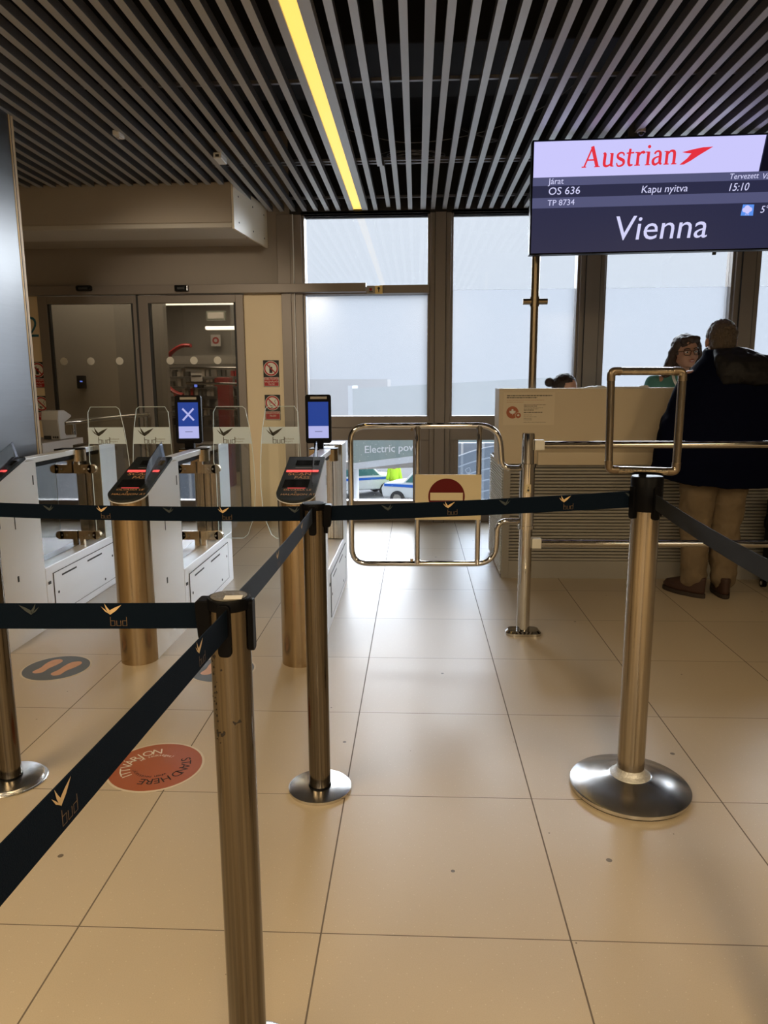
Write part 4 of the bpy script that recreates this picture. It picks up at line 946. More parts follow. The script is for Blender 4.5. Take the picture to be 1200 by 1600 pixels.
stx([(0.03, 0.66), (0.13, 0.64), (0.12, 0.25), (0.15, 0.08), (0.28, 0.03), (0.44, 0.12), (0.50, 0.22)], [0.05, 0.12, 0.13, 0.12, 0.09, 0.06, 0.05]); stx([(0.50, 0.68), (0.50, 0.03)], 0.12, curve=False); serif(0.46, 0.66, 0.16); serif(0.55, 0.025, 0.16)
cxx = 1.72
stx([(0.40, 0.52), (0.36, 0.64), (0.22, 0.68), (0.08, 0.60), (0.08, 0.46), (0.22, 0.37), (0.38, 0.28), (0.40, 0.12), (0.26, 0.02), (0.10, 0.03), (0.04, 0.18)], [0.05, 0.07, 0.07, 0.09, 0.11, 0.13, 0.13, 0.10, 0.08, 0.06, 0.05])
cxx = 2.22
stx([(0.20, 0.86), (0.18, 0.55), (0.17, 0.20), (0.24, 0.04), (0.40, 0.06)], [0.10, 0.12, 0.12, 0.11, 0.05]); stx([(0.02, 0.64), (0.42, 0.66)], 0.06, curve=False)
cxx = 2.68
stx([(0.18, 0.68), (0.18, 0.03)], 0.125, curve=False); serif(0.18, 0.025, 0.30); serif(0.10, 0.66, 0.16); stx([(0.20, 0.44), (0.30, 0.62), (0.44, 0.67), (0.50, 0.60)], [0.05, 0.08, 0.12, 0.10])
cxx = 3.24
stx([(0.16, 0.68), (0.16, 0.03)], 0.125, curve=False); serif(0.16, 0.025, 0.28); serif(0.09, 0.66, 0.16); b.poly([(cxx+0.17+0.085*math.cos(a*PI/8), 0.93+0.085*math.sin(a*PI/8)) for a in range(16)], g, 0)
cxx = 3.60
stx([(0.12, 0.55), (0.20, 0.66), (0.34, 0.68), (0.42, 0.58), (0.43, 0.30), (0.44, 0.10), (0.54, 0.04)], [0.08, 0.08, 0.08, 0.12, 0.13, 0.12, 0.06]); stx([(0.42, 0.42), (0.22, 0.38), (0.08, 0.26), (0.10, 0.08), (0.24, 0.03), (0.42, 0.18)], [0.05, 0.07, 0.11, 0.12, 0.09, 0.05])
cxx = 4.22
stx([(0.16, 0.68), (0.16, 0.03)], 0.125, curve=False); serif(0.16, 0.025, 0.28); serif(0.09, 0.66, 0.16); stx([(0.18, 0.48), (0.32, 0.66), (0.48, 0.66), (0.55, 0.52), (0.55, 0.03)], [0.05, 0.08, 0.12, 0.13, 0.125]); serif(0.56, 0.025, 0.28)
ar = [(762, 245), (785, 243), (818, 225), (862, 196), (930, 155), (880, 158), (832, 168), (776, 183), (800, 187), (822, 188), (802, 212)]
b.poly([(p.x, p.z) for p in (SP(820+x/3.158, 180+y/3.158, 0.004) for x, y in ar)], xz(yy), 0)
b.build('airline_name', 'lcd_red', parent=dp)
b = MB()
def T(s, x, y, size, sh=0.0, sx=1.0):
    p = SP(x, y, 0.004); b.text(s, lambda u, v: Vector((p.x+u, yy, p.z+v+u*0.018)), size, 0, shear=sh, sx=sx)
T('Járat', 857, 288, 0.052, 0.05); T('OS 636', 856, 304.5, 0.064, 0.1, 1.04); T('TP 8734', 855, 321.5, 0.050, 0.05, 1.02)
T('Kapu nyitva', 1001, 301.5, 0.062, 0.15, 1.0); T('Tervezett', 1139, 280, 0.048, 0.2, 0.95); T('15:10', 1136, 298.5, 0.066, 0.25, 0.9); T('Várható', 1190, 279.5, 0.048, 0.25, 0.95)
T('5°C', 1187, 332.5, 0.060, 0.25, 0.95); T('Vienna', 957, 375.5, 0.212, 0.12, 1.03)
b.build('lettering', 'lcd_text', parent=dp)
b = MB(); ic = [SP(x, y, 0.003) for x, y in ((1157, 337), (1176.5, 337), (1178.5, 319.5), (1161, 319.5))]; b.poly([(p.x, p.z) for p in ic], xz(YS-0.003), 0)
pc_ = SP(1167.5, 328, 0.004)
for dx, dz_, rr in ((-0.016, 0, 0.014), (0.0, 0.010, 0.018), (0.017, 0.003, 0.014), (0.002, -0.006, 0.016)): b.poly(circ(pc_.x+dx, pc_.z+dz_, rr, 18), xz(YS-0.0035-abs(dx)*0.01), 1)
for dx in (-0.010, 0.0, 0.010): b.poly([(pc_.x+dx-0.002, pc_.z-0.032), (pc_.x+dx+0.001, pc_.z-0.032), (pc_.x+dx+0.004, pc_.z-0.022), (pc_.x+dx+0.001, pc_.z-0.022)], xz(YS-0.0036), 1)
b.build('weather_icon', ['lcd_icon', 'lcd_white'], parent=dp)
for x in (1.6, 2.75):
    b = MB(); b.box(x-0.04, x+0.04, YS+0.02, YS+0.06, 2.83, 3.5); b.build('hanger', 'slat_dark', parent=sc)
pp_ = SP(1117, 393); b = MB(); b.cyl((pp_.x, YS+0.01, 2.125), (pp_.x, YS+0.01, 2.14), 0.012, 16); b.build('screen_sensor', 'seam', parent=sc)
r = empty('screen_pole', (1.035, 3.5, 0), 'bronze pole rising from behind the desk to the left end of the screen', 'pole')
b = MB(); b.cyl((1.036, 3.62, 0.781), (1.036, 3.62, 2.60), 0.027, 28); b.build('tube', 'post_brown', parent=r, smooth=True)
b = MB(); b.cyl((0.955, 3.62, 1.868), (1.122, 3.62, 1.868), 0.020, 20); b.cyl((1.036, 3.62, 1.835), (1.036, 3.62, 1.90), 0.032, 24); b.build('cross_clamp', 'post_brown', parent=r, smooth=True)

# ------------------------------------------------------------------ small wall pieces
def prohib(px0, py0, px1, py1, kind, label, X=None):
    p0, p1 = at(px0, py0, YW), at(px1, py1, YW); x0, x1, zt, zb = p0.x, p1.x, p0.z, p1.z
    if X is not None: x1 = X+(x1-x0); x0 = X
    W_ = x1-x0; yv = YW-0.004
    b = MB(); b.box(x0, x1, yv, YW+0.0095, zb, zt, 0)
    c = ((x0+x1)/2, zt-W_*0.52); R_ = W_*0.48
    b.poly(circ(*c, R_, 40), xz(yv-0.0004), 2); b.poly(circ(*c, R_*0.94, 40), xz(yv-0.0008), 1); b.poly(circ(*c, R_*0.75, 40), xz(yv-0.0012), 2)
    f2 = lambda u, v: Vector((c[0]+u*R_, yv-0.0016, c[1]+v*R_))
    if kind == 'phone':
        b.poly([(-.22, -.58), (.18, -.58), (.18, .22), (-.22, .22)], f2, 0); b.poly([(-.20, .2), (-.12, .2), (-.12, .5), (-.20, .5)], f2, 0)
    else:
        b.stroke([(-.45, -.05), (-.3, -.3), (-.05, -.35)], .06, f2, 0); b.stroke([(-.35, .35), (-.5, .1), (-.2, .05), (-.25, -.15)], .05, f2, 0); b.stroke([(.5, .45), (.3, .2), (.45, 0), (.3, -.2)], .05, f2, 0)
        b.poly([(-.3, -.5), (.15, -.5), (.15, -.38), (-.3, -.38)], f2, 0); b.poly([(-.1, -.68), (.1, -.55), (-.25, -.55)], f2, 0)
    b.stroke([(-.56, .56), (.56, -.56)], .16, lambda u, v: Vector((c[0]+u*R_, yv-0.002, c[1]+v*R_)), 1, curve=False)
    tz = zt-W_*1.06; b.poly([(x0+0.003, zb+0.003), (x1-0.003, zb+0.003), (x1-0.003, tz), (x0+0.003, tz)], xz(yv-0.0004), 2)
    b.poly([(x0+0.006, zb+0.006), (x1-0.006, zb+0.006), (x1-0.006, tz-0.003), (x0+0.006, tz-0.003)], xz(yv-0.0008), 1)
    ls = ['MOBILTELEFON', 'HASZNÁLATA', 'TILOS!'] if kind == 'phone' else ['DOHÁNYOZNI', 'TILOS!']
    for i, s in enumerate(ls):
        b.text(s, lambda u, v: Vector(((x0+x1)/2+u, yv-0.0012, tz-0.024-i*0.025+v)), 0.0225, 2, align='CENTER')
    return tag(b.build('prohibition_sign', ['black_print', 'red_print', 'white_print'], org=((x0+x1)/2, YW, (zt+zb)/2)), label, 'sign')
prohib(411, 563, 436.5, 604, 'phone', 'upper sign right of the doors, no mobile phones, red and black')
prohib(413.5, 617, 438.5, 656, 'smoke', 'lower sign right of the doors, no smoking, red and black')
prohib(411, 563, 436.5, 604, 'phone', 'no mobile phones sign left of the doors, mostly behind the steel column', X=-3.47)
prohib(413.5, 617, 438.5, 656, 'smoke', 'no smoking sign left of the doors, mostly behind the steel column', X=-3.46)
b = MB(); b.text('2', lambda u, v: Vector((-3.475+u, YW-0.003, 1.777+v)), 0.275, 0, sx=0.95, offset=-0.002)
b.text('1', lambda u, v: Vector((-3.64+u, YW-0.003, 1.777+v)), 0.275, 0, sx=0.95, offset=-0.002)
tag(b.build('gate_number', 'teal_print', org=(-3.4, YW, 1.8)), 'dark teal gate number painted on the cream panel beside the steel column', 'number')
p = at(586, 453, YW-0.06)
b = MB(); b.box(p.x-0.074, p.x-0.002, YW-0.075, YW-0.055, p.z-0.036, p.z+0.036, 0); b.box(p.x-0.05, p.x-0.028, YW-0.079, YW-0.075, p.z-0.008, p.z+0.014, 1); b.box(p.x-0.056, p.x-0.02, YW-0.0765, YW-0.075, p.z-0.02, p.z-0.014, 2)
tag(b.build('key_switch', ['device_grey', 'red_print', 'seam'], bevel=0.002, org=tuple(p)), 'small grey switch box with a red button at the end of the door beam', 'switch')
b = MB(); b.box(p.x+0.0, p.x+0.070, YW-0.075, YW-0.055, p.z-0.036, p.z+0.036, 0); b.cyl((p.x+0.035, YW-0.078, p.z+0.012), (p.x+0.035, YW-0.075, p.z+0.012), 0.012, 16, 1); b.box(p.x+0.031, p.x+0.039, YW-0.078, YW-0.075, p.z-0.022, p.z+0.002, 1)
tag(b.build('key_switch', ['brass_plate', 'seam'], bevel=0.002, org=tuple(p)), 'small brass keyhole plate right of the switch box on the door beam', 'switch')

# ------------------------------------------------------------------ left background: counter, reader, rail
r = empty('side_counter', (-2.3, 4.2, 0), 'pale counter behind the leftmost gate carrying a document reader', 'counter')
MB().box(-2.75, -2.185, 3.02, 3.60, 0.885, 0.950).build('top', 'table_white', parent=r, bevel=0.003)
MB().box(-2.72, -2.21, 3.05, 3.57, 0, 0.885).build('body', 'table_white', parent=r)
pz = 0.951; b = MB()
r = empty('document_reader', (-2.26, 3.4, pz), 'grey arched document reader standing on the pale counter', 'reader')
Ya, Xa = 3.305, -2.205
prof = [(0.0, 0.0), (0.235, 0.0), (0.240, 0.018), (0.09, 0.024), (0.075, 0.045), (0.080, 0.115), (0.185, 0.150), (0.180, 0.162), (0.085, 0.198), (0.0, 0.198), (-0.012, 0.140)]
b.prism(prof, lambda u, v, t: Vector((t, Ya+u, pz+0.002+v)), Xa-0.118, Xa, 0); b.build('housing', 'device_light', parent=r, bevel=0.004)
b = MB(); b.prism([(-0.112, 0.006), (-0.006, 0.006), (-0.006, 0.135), (-0.112, 0.135)], lambda u, v, t: Vector((Xa+u, Ya+t-0.012*(v/0.14), pz+0.002+v)), -0.004, 0.001); rc = b.build('rear_cover', 'device_grey', parent=r)
for k in range(3):
    b = MB(); b.box(Xa-0.048+k*0.014, Xa-0.038+k*0.014, Ya-0.008, Ya-0.004, pz+0.012, pz+0.026); b.build('port', 'seam', parent=rc)
b = MB(); b.box(Xa-0.110, Xa-0.060, Ya-0.008, Ya-0.004, pz+0.006, pz+0.030); b.build('port', 'seam', parent=rc)
for zz, lb in ((1.050, 'upper chrome handrail running towards the sliding doors on the left'),):
    r = empty('handrail', (-2.42, 4.2, zz), lb, 'handrail')
    b = MB(); b.cyl((-2.35, 3.65, zz), (-2.30, 5.20, zz), 0.021, 20); b.build('tube', 'chrome', parent=r, smooth=True)
    b = MB(); b.cyl((-2.345, 3.8, 0), (-2.345, 3.8, zz), 0.019, 20); b.cyl((-2.302, 5.15, 0), (-2.302, 5.15, zz), 0.019, 20); b.build('support', 'chrome', parent=r, smooth=True)
# inside the vestibule
def vtube(xa, xb, ya, Y, label):
    p0, p1 = at(xa, ya, Y), at(xb, ya, Y); b = MB(); b.box(p0.x, p1.x, Y-0.05, Y+0.05, p0.z-0.02, p0.z+0.025)
    return tag(b.build('tube_light', 'tube_light', bevel=0.01, org=tuple((p0+p1)/2)), label, 'ceiling light')
vtube(187, 364, 474.5, 7.0, 'long white ceiling light seen through the tops of both sliding doors')
vtube(322, 372, 513, 8.6, 'short white ceiling light deeper behind the right sliding door')
p = at(238, 440, 8.0)
b = MB(); y_ = 8.2
pts = [(p_.x, p_.z) for p_ in (at(x, y, y_) for x, y in ((298, 540), (283, 541), (266, 553), (254, 575), (256, 596), (272, 612), (286, 617)))]
b.tube(smooth_path([Vector((x, y_, z)) for x, z in pts], 8), 0.062, 10, sc=(1, 0.4))  # stands in for a red shape reflected in the door glass
tag(b.build('red_reflection', 'red_box', smooth=True, org=(pts[0][0], y_, 1.3)), 'big red curve built behind the right sliding door for a reflection in its glass', 'display')
b = MB(); p0, p1 = at(345, 590, 8.0), at(368, 700, 8.0); b.box(p0.x, p1.x, 7.8, 8.0, 0.0, p0.z); tag(b.build('red_cabinet', 'red_box', bevel=0.01, org=(p0.x, 7.9, 0)), 'red cabinet standing at the right behind the sliding door', 'cabinet')
b = MB(); p0, p1 = at(329, 523, 9.3), at(345, 541, 9.3); c_ = ((p0.x+p1.x)/2, (p0.z+p1.z)/2); b.box(p0.x, p1.x, 9.3, 9.32, p1.z, p0.z, 0); b.poly(circ(*c_, 0.05, 28), xz(9.298), 1); b.poly(circ(*c_, 0.025, 20), xz(9.296), 0)
tag(b.build('hydrant_sign', ['device_light', 'red_print'], org=(c_[0], 9.3, c_[1])), 'small square sign with a red ring on the far vestibule wall', 'sign')
b = MB(); p0, p1 = at(322, 486, 8.4), at(352, 500, 8.4); b.box(p0.x, p1.x, 8.4, 8.45, p1.z, p0.z, 0); b.box(p0.x+0.02, p1.x-0.02, 8.395, 8.4, p1.z+0.02, p0.z-0.02, 1)
tag(b.build('hanging_sign', ['olive_panel', 'device_grey'], org=tuple(p0)), 'dim hanging sign at the top right behind the sliding door', 'sign')
b = MB(); p0, p1 = at(298, 583, 8.6), at(316, 596, 8.6); b.box(p0.x, p1.x, 8.6, 8.62, p1.z, p0.z, 0); b.box(p0.x+.01, p1.x-.01, 8.595, 8.6, p0.z-0.05, p0.z-0.03, 1)
tag(b.build('wall_notice', ['device_light', 'seam'], org=tuple(p0)), 'small pale notice above the card reader behind the right door', 'notice')
b = MB(); p0, p1 = at(303, 598, 8.6), at(318, 606, 8.6); b.box(p0.x, p1.x, 8.55, 8.62, p1.z, p0.z, 0); b.box(p0.x+.02, p0.x+.06, 8.545, 8.55, p1.z+.01, p0.z-.01, 1)
tag(b.build('card_reader', ['black_plastic', 'led_blue'], org=tuple(p0)), 'black card reader with a small blue light behind the right door', 'card reader')
b = MB(); p0, p1 = at(119, 587, 6.6), at(131, 607, 6.6); b.box(p0.x, p1.x, 6.6, 6.68, p1.z, p0.z, 0); b.box((p0.x+p1.x)/2, (p0.x+p1.x)/2+0.03, 6.595, 6.6, (p0.z+p1.z)/2, (p0.z+p1.z)/2+0.015, 1)
tag(b.build('card_reader', ['black_plastic', 'led_blue'], bevel=0.006, org=tuple(p0)), 'black card reader with a tiny blue light behind the left door', 'card reader')
tag(MB().box(-5.2, -2.95, 6.68, 6.78, 0, 2.75).build('partition_panel', 'vest_wall', org=(-4, 6.7, 0)), 'grey wall panel just behind the left sliding door', 'panel')
tag(MB().box(-2.94, -2.62, 6.72, 6.82, 0, 2.75).build('partition_panel', 'vest_wall', org=(-2.8, 6.75, 0)), 'narrow grey wall panel right of the card reader behind the left door', 'panel')
b = MB(); b.cyl((-3.60, 6.0, 0), (-3.60, 6.0, 2.75), 0.03, 20); tag(b.build('pole', 'post_brown', smooth=True, org=(-3.6, 6.0, 0)), 'thin brass coloured pole at the left edge behind the left door', 'pole')
for Yr, zz, xa, xb, lb in ((7.2, 1.52, -2.75, -1.0, 'upper'), (7.25, 1.33, -2.75, -1.0, 'middle'), (7.3, 1.02, -2.75, -1.0, 'lower')):
    b = MB(); b.cyl((xa, Yr+0.6, zz+0.02), (xb, Yr-0.4, zz-0.02), 0.016, 14)  # stands in for a rail reflected in the door glass
    tag(b.build('handrail', 'chrome', smooth=True, org=(-1.9, Yr, zz)), lb+' steel rail built behind the right sliding door for a rail reflection in its glass', 'handrail')
b = MB(); b.cyl((-1.72, 7.3, 0), (-1.72, 7.3, 1.52), 0.02, 14); tag(b.build('rail_stanchion', 'chrome', smooth=True, org=(-1.72, 7.3, 0)), 'upright steel stanchion carrying the rails behind the right door', 'post')
# shop reflected in the door glass, built as dim blocks behind it
random.seed(5); b = MB()
cols = 5
for i in range(26):
    for j in range(6):
        x = -3.4+i*0.06; z = 0.75+j*0.14
        if random.random() < 0.85: b.box(x, x+random.uniform(.03, .055), 8.9, 9.0, z, z+random.uniform(.06, .12), random.randrange(cols))
for j in range(7): b.box(-3.45, -1.8, 8.85, 9.05, 0.735+j*0.14-0.008, 0.735+j*0.14, 5)
b.box(-3.45, -1.8, 8.85, 9.05, 1.62, 1.74, 6)
tag(tag(b.build('shop_reflection', ['red_print', 'vest_wall', 'bulkhead', 'vest_dark', 'wall_brown', 'vest_dark', 'vest_wall'], org=(-2.6, 8.95, 0.7)), 'dim shop shelf in the door glass, drawn as small blocks at the vestibule back', 'reflection'), kind='stuff')
# ------------------------------------------------------------------ outside on the apron
st(MB().box(-60, 60, 6.5, 140, -4.1, -4.0).build('ground', 'snow'))
def OP(x, y, Y): return at(x, y, Y)
# jet bridge with banner
Yb = 24.0
bl_, br2 = OP(552, 724, Yb), OP(700, 716, Yb); tz_ = OP(600, 640, Yb).z
jb = empty('jet_bridge', (0, Yb, -4), 'grey green jet bridge lettered Electric power outside the left lower window', 'jet bridge')
b = MB(); xL, xR = bl_.x, 6.0
b.prism([(xL, bl_.z), (xR, bl_.z+0.12*(xR-xL)), (xR, 1.6), (xL, 1.2)], lambda u, v, t: Vector((u, t, v)), Yb, Yb+2.4, 0); bn = b.build('banner_wall', 'banner', parent=jb)
b = MB(); b.prism([(xL-0.1, bl_.z-0.22), (xR, bl_.z+0.12*(xR-xL)-0.22), (xR, bl_.z+0.12*(xR-xL)), (xL-0.1, bl_.z)], lambda u, v, t: Vector((u, t, v)), Yb-0.1, Yb+2.5); b.build('lower_beam', 'car_white', parent=jb)
b = MB(); b.prism([(xL-3, bl_.z-0.62), (xR, bl_.z-0.25), (xR, bl_.z+0.05), (xL-3, bl_.z-0.30)], lambda u, v, t: Vector((u, t, v)), Yb+2.6, Yb+3.0); b.build('rear_beam', 'concrete', parent=jb)
e0 = OP(569, 708, Yb-0.02)
b = MB(); b.text('Electric power', lambda u, v: Vector((e0.x+u, Yb-0.02, e0.z+v+0.05*u)), 0.365, 0, sx=1.0, offset=0.004); b.build('wording', 'wording_white', parent=bn)
b = MB(); b.box(xL-0.15, xL+0.0, Yb-0.05, Yb+2.4, -4, 1.3); b.box(4.5, 5.3, Yb+0.8, Yb+1.6, -4, 0); b.build('support_column', 'car_white', parent=jb)
def car(x, y, ang, label, lamp=False, big=1.0):
    r = empty('service_car', (x, y, -4), label, 'car')
    Rz = Matrix.Rotation(ang, 3, 'Z'); o = Vector((x, y, -4))
    def F(u, v, t): return o+Rz @ Vector((u, t, v))*big
    body = [(-2.1, 0.35), (2.05, 0.35), (2.12, 0.75), (2.0, 0.98), (1.05, 1.08), (0.55, 1.58), (-1.6, 1.62), (-2.05, 1.10), (-2.15, 0.7)]
    b = MB(); b.prism(body, F, -0.85, 0.85); bd = b.build('body', 'car_white', parent=r, bevel=0.08, bseg=3)
    for s in (-0.87, 0.855):
        b = MB(); b.prism([(0.92, 1.08), (0.50, 1.50), (-0.30, 1.52), (-0.30, 1.08)], F, s, s+0.015); b.prism([(-0.38, 1.08), (-0.38, 1.52), (-1.5, 1.53), (-1.80, 1.10)], F, s, s+0.015); b.build('side_window', 'car_glass', parent=bd)
        b = MB(); b.prism([(-2.0, 0.86), (1.95, 0.86), (1.95, 0.98), (-2.0, 0.98)], F, s-0.002, s+0.017); b.build('blue_stripe', 'car_blue', parent=bd)
    b = MB(); b.prism([(2.0, 0), (2.14, 0), (2.14, 0.3), (2.0, 0.3)], lambda u, v, t: F(u, v+0.45, t), -0.6, 0.6); b.build('bumper', 'tyre', parent=bd)
    b = MB(); b.prism([(-2.08, 1.12), (-1.68, 1.56), (-1.62, 1.56), (-2.04, 1.12)], lambda u, v, t: F(u-0.03, v, t), -0.7, 0.7); b.build('rear_window', 'car_glass', parent=bd)
    for u in (-1.3, 1.3):
        for s in (-0.8, 0.8):
            b = MB(); b.cyl(F(u, 0.34, s-0.12), F(u, 0.34, s+0.12), 0.34*big, 24); wh = b.build('wheel', 'tyre', parent=r, smooth=True)
            b = MB(); b.cyl(F(u, 0.34, s-0.13), F(u, 0.34, s+0.13), 0.19*big, 16); b.build('hubcap', 'device_grey', parent=wh, smooth=True)
    if lamp:
        b = MB(); b.cyl(F(-0.6, 1.60, 0), F(-0.6, 1.82, 0), 0.13, 16); b.build('warning_lamp', 'lamp_orange', parent=r, smooth=True)
p1_ = OP(567, 768, 33.5); p2_ = OP(668, 775, 30)
car(p1_.x-0.3, 33.5, 0.42, 'white service car with a blue stripe, left one on the apron', big=0.95)
car(p2_.x+0.2, 30.5, 2.75, 'white service car with an orange roof lamp, right one on the apron', lamp=True)
# worker in hi-vis
wx = OP(616, 760, 32.5).x
wk = empty('person', (wx, 32.5, -4), 'person in a yellow hi-vis jacket and grey trousers standing on the apron', 'person')
b = MB(); z0 = -4
b.cap((wx-0.10, 32.5, z0+0.1), (wx-0.09, 32.5, z0+0.85), 0.07, 0.10); b.cap((wx+0.12, 32.45, z0+0.1), (wx+0.09, 32.5, z0+0.85), 0.07, 0.10)
b.cap((wx, 32.5, z0+0.9), (wx, 32.5, z0+1.40), 0.17, 0.18); b.cap((wx-0.2, 32.5, z0+1.4), (wx-0.3, 32.4, z0+0.9), 0.07, 0.05); b.cap((wx+0.2, 32.5, z0+1.4), (wx+0.3, 32.4, z0+0.9), 0.07, 0.05)
b.cap((wx, 32.5, z0+1.45), (wx, 32.5, z0+1.6), 0.06, 0.06); b.ell((wx, 32.5, z0+1.67), (0.09, 0.10, 0.12)); b.cap((wx-0.1, 32.5, z0+0.05), (wx-0.1, 32.35, z0+0.04), 0.06, 0.05); b.cap((wx+0.12, 32.45, z0+0.05), (wx+0.12, 32.3, z0+0.04), 0.06, 0.05)
rb = remesh(b, 0.03, 2); rb.build('body', 'skin', parent=wk, smooth='all')
b = MB(); b.rings([[Vector((wx+rx*math.cos(a*PI/10), 32.5+ry*math.sin(a*PI/10), z0+z)) for a in range(20)] for z, rx, ry in ((0.82, .25, .19), (1.1, .25, .2), (1.35, .27, .2), (1.52, .14, .12))])
for s in (-1, 1): b.cap((wx+s*0.21, 32.5, z0+1.40), (wx+s*0.32, 32.4, z0+0.95), 0.10, 0.075)
b.build('jacket', 'hi_vis', parent=wk, smooth='all')
b = MB(); b.cap((wx-0.10, 32.5, z0+0.12), (wx-0.09, 32.5, z0+0.85), 0.09, 0.13); b.cap((wx+0.12, 32.45, z0+0.12), (wx+0.09, 32.5, z0+0.85), 0.09, 0.13); b.build('trousers', 'work_trousers', parent=wk, smooth='all')
# snow stuck to the pane, terminal building far away
random.seed(2); b = MB()
for k in range(230):
    x, z = random.uniform(-0.55, 0.19), random.uniform(0.22, 0.79)
    if random.random() > 0.35+0.65*max(0, 1-(x+0.5)/0.7): continue
    r_ = random.uniform(0.0012, 0.0032); b.poly(circ(x, z, r_, 6), xz(YW+0.088), 0)
tag(tag(b.build('snow_specks', 'snow_dot', org=(-0.2, YW+0.09, 0.5)), 'small white snow specks stuck on the lower left window pane', 'snow'), kind='stuff')
b = MB()
b.box(-30, -3, 80, 90, -4, 2.0, 0); b.box(-24, 6, 95, 100, -4, 0.5, 1)
tag(b.build('far_building', ['concrete', 'car_white'], org=(-10, 85, -4)), 'low hazy terminal building far across the apron', 'building')
# curved white handrail graphic on the second lower pane
b = MB(); x0g, x1g = 0.632, 1.61; yv = YW+0.086
def arc(cx_, cz_, R_, a0, a1, w_, mi):
    b.stroke([(cx_+R_*math.cos(a0+(a1-a0)*k/20), cz_+R_*math.sin(a0+(a1-a0)*k/20)) for k in range(21)], w_, xz(yv), mi, curve=False)
def clipb(z): return max(0.205, min(0.787, z))
def curve_z(x, k): return 0.735-0.105*k-0.42*(1.05-x)**1.6*(1 if x < 1.05 else 0)
for k in range(6):
    pts = [(0.634+0.02*i, curve_z(0.634+0.02*i, k)) for i in range(21)]; pts = [(x, z) for x, z in pts if z > 0.21]
    if len(pts) > 1:
        b.stroke(pts, 0.012, xz(yv-0.0005), 1, curve=False)
base = [(0.634+0.02*i, clipb(curve_z(0.634+0.02*i, 0))) for i in range(21)]
b.poly([(0.634, 0.205), (1.034, 0.205)]+base[::-1], xz(yv), 0)
b.stroke([(0.70, 0.50), (0.72, 0.47), (0.75, 0.48), (0.74, 0.52), (0.70, 0.50)], 0.006, xz(yv-0.0006), 1)
tag(b.build('window_graphic', ['graphic_film', 'arc_film'], org=(0.83, YW+0.086, 0.4)), 'blue grey graphic of curved white lines on the lower window beside the desk', 'decal')
b = MB(); b.box(0.2, 4.5, 17.5, 17.8, -4, -0.2, 0)
for k in range(8): b.box(0.3+k*0.55, 0.36+k*0.55, 17.44, 17.5, -4, -0.2, 1)
tag(b.build('apron_wall', ['graphic', 'car_white'], org=(2, 17.5, -4)), 'pale blue ribbed wall outside the window beside the desk', 'wall')

# ------------------------------------------------------------------ people
def head(mb, c, R, s=1.0, w_=1.0):
    """head about 0.23 tall facing local -Y; R rotation, c centre"""
    c = Vector(c)
    def P(x, y, z): return c + R @ Vector((x*s*w_, y*s, z*s))
    mb.ell(c + R @ Vector((0, 0.012*s, 0.022*s)), (0.077*s*w_, 0.094*s, 0.094*s), rot=R, seg=28, rng=18)          # skull
    mb.ell(P(0, -0.020, -0.030), (0.062*s*w_, 0.068*s, 0.082*s), rot=R, seg=24, rng=16)                      # face
    mb.ell(P(0, -0.052, -0.088), (0.030*s*w_, 0.028*s, 0.024*s), rot=R)                                         # chin
    for k in (-1, 1):
        mb.ell(P(0.036*k, -0.052, -0.032), (0.026*s, 0.026*s, 0.030*s), rot=R)                               # cheeks
        mb.cap(P(0.05*k, 0.0, -0.06), P(0.022*k, -0.048, -0.090), 0.020*s, 0.018*s)                           # jaw
        mb.cap(P(0.012*k, -0.082, 0.018), P(0.045*k, -0.068, 0.016), 0.008*s, 0.007*s)                         # brow ridge
        # ear
        mb.ell(P(0.079*k, 0.012, -0.010), (0.009*s, 0.019*s, 0.032*s), rot=R)
        mb.ell(P(0.010*k, -0.100, -0.030), (0.009*s, 0.010*s, 0.008*s), rot=R)                               # nostrils
    mb.cap(P(0, -0.084, 0.012), P(0, -0.106, -0.022), 0.009*s, 0.012*s)                                         # nose
    mb.ell(P(0, -0.088, -0.056), (0.024*s, 0.012*s, 0.007*s), rot=R); mb.ell(P(0, -0.086, -0.065), (0.020*s, 0.012*s, 0.008*s), rot=R)
    return P
def face_bits(root_body, P, R, s, open_mouth=False):
    b = MB()
    for k in (-1, 1):
        b = MB(); b.ell(P(0.030*k, -0.079, 0.000), (0.0125*s, 0.008*s, 0.0075*s), rot=R, mi=0); b.ell(P(0.030*k, -0.0868, 0.000), (0.0055*s, 0.0025*s, 0.0055*s), rot=R, mi=1)
        b.build('eye', ['white_paint', 'hair_dark'], parent=root_body, smooth='all')
    for k in (-1, 1):
        b = MB(); b.tube(smooth_path([P(0.012*k, -0.090, 0.020), P(0.030*k, -0.089, 0.027), P(0.050*k, -0.078, 0.020)], 4), 0.0032*s, 6)
        b.build('eyebrow', 'hair_dark', parent=root_body, smooth='all')
    b = MB(); b.ell(P(0, -0.0965, -0.056), (0.021*s, 0.006*s, 0.0050*s), rot=R); b.ell(P(0, -0.095, -0.066), (0.018*s, 0.006*s, 0.0062*s), rot=R)
    if open_mouth: b.ell(P(0, -0.0985, -0.0605), (0.014*s, 0.004*s, 0.0030*s), rot=R, mi=1)
    b.build('lips', ['lips', 'white_paint'], parent=root_body, smooth='all')
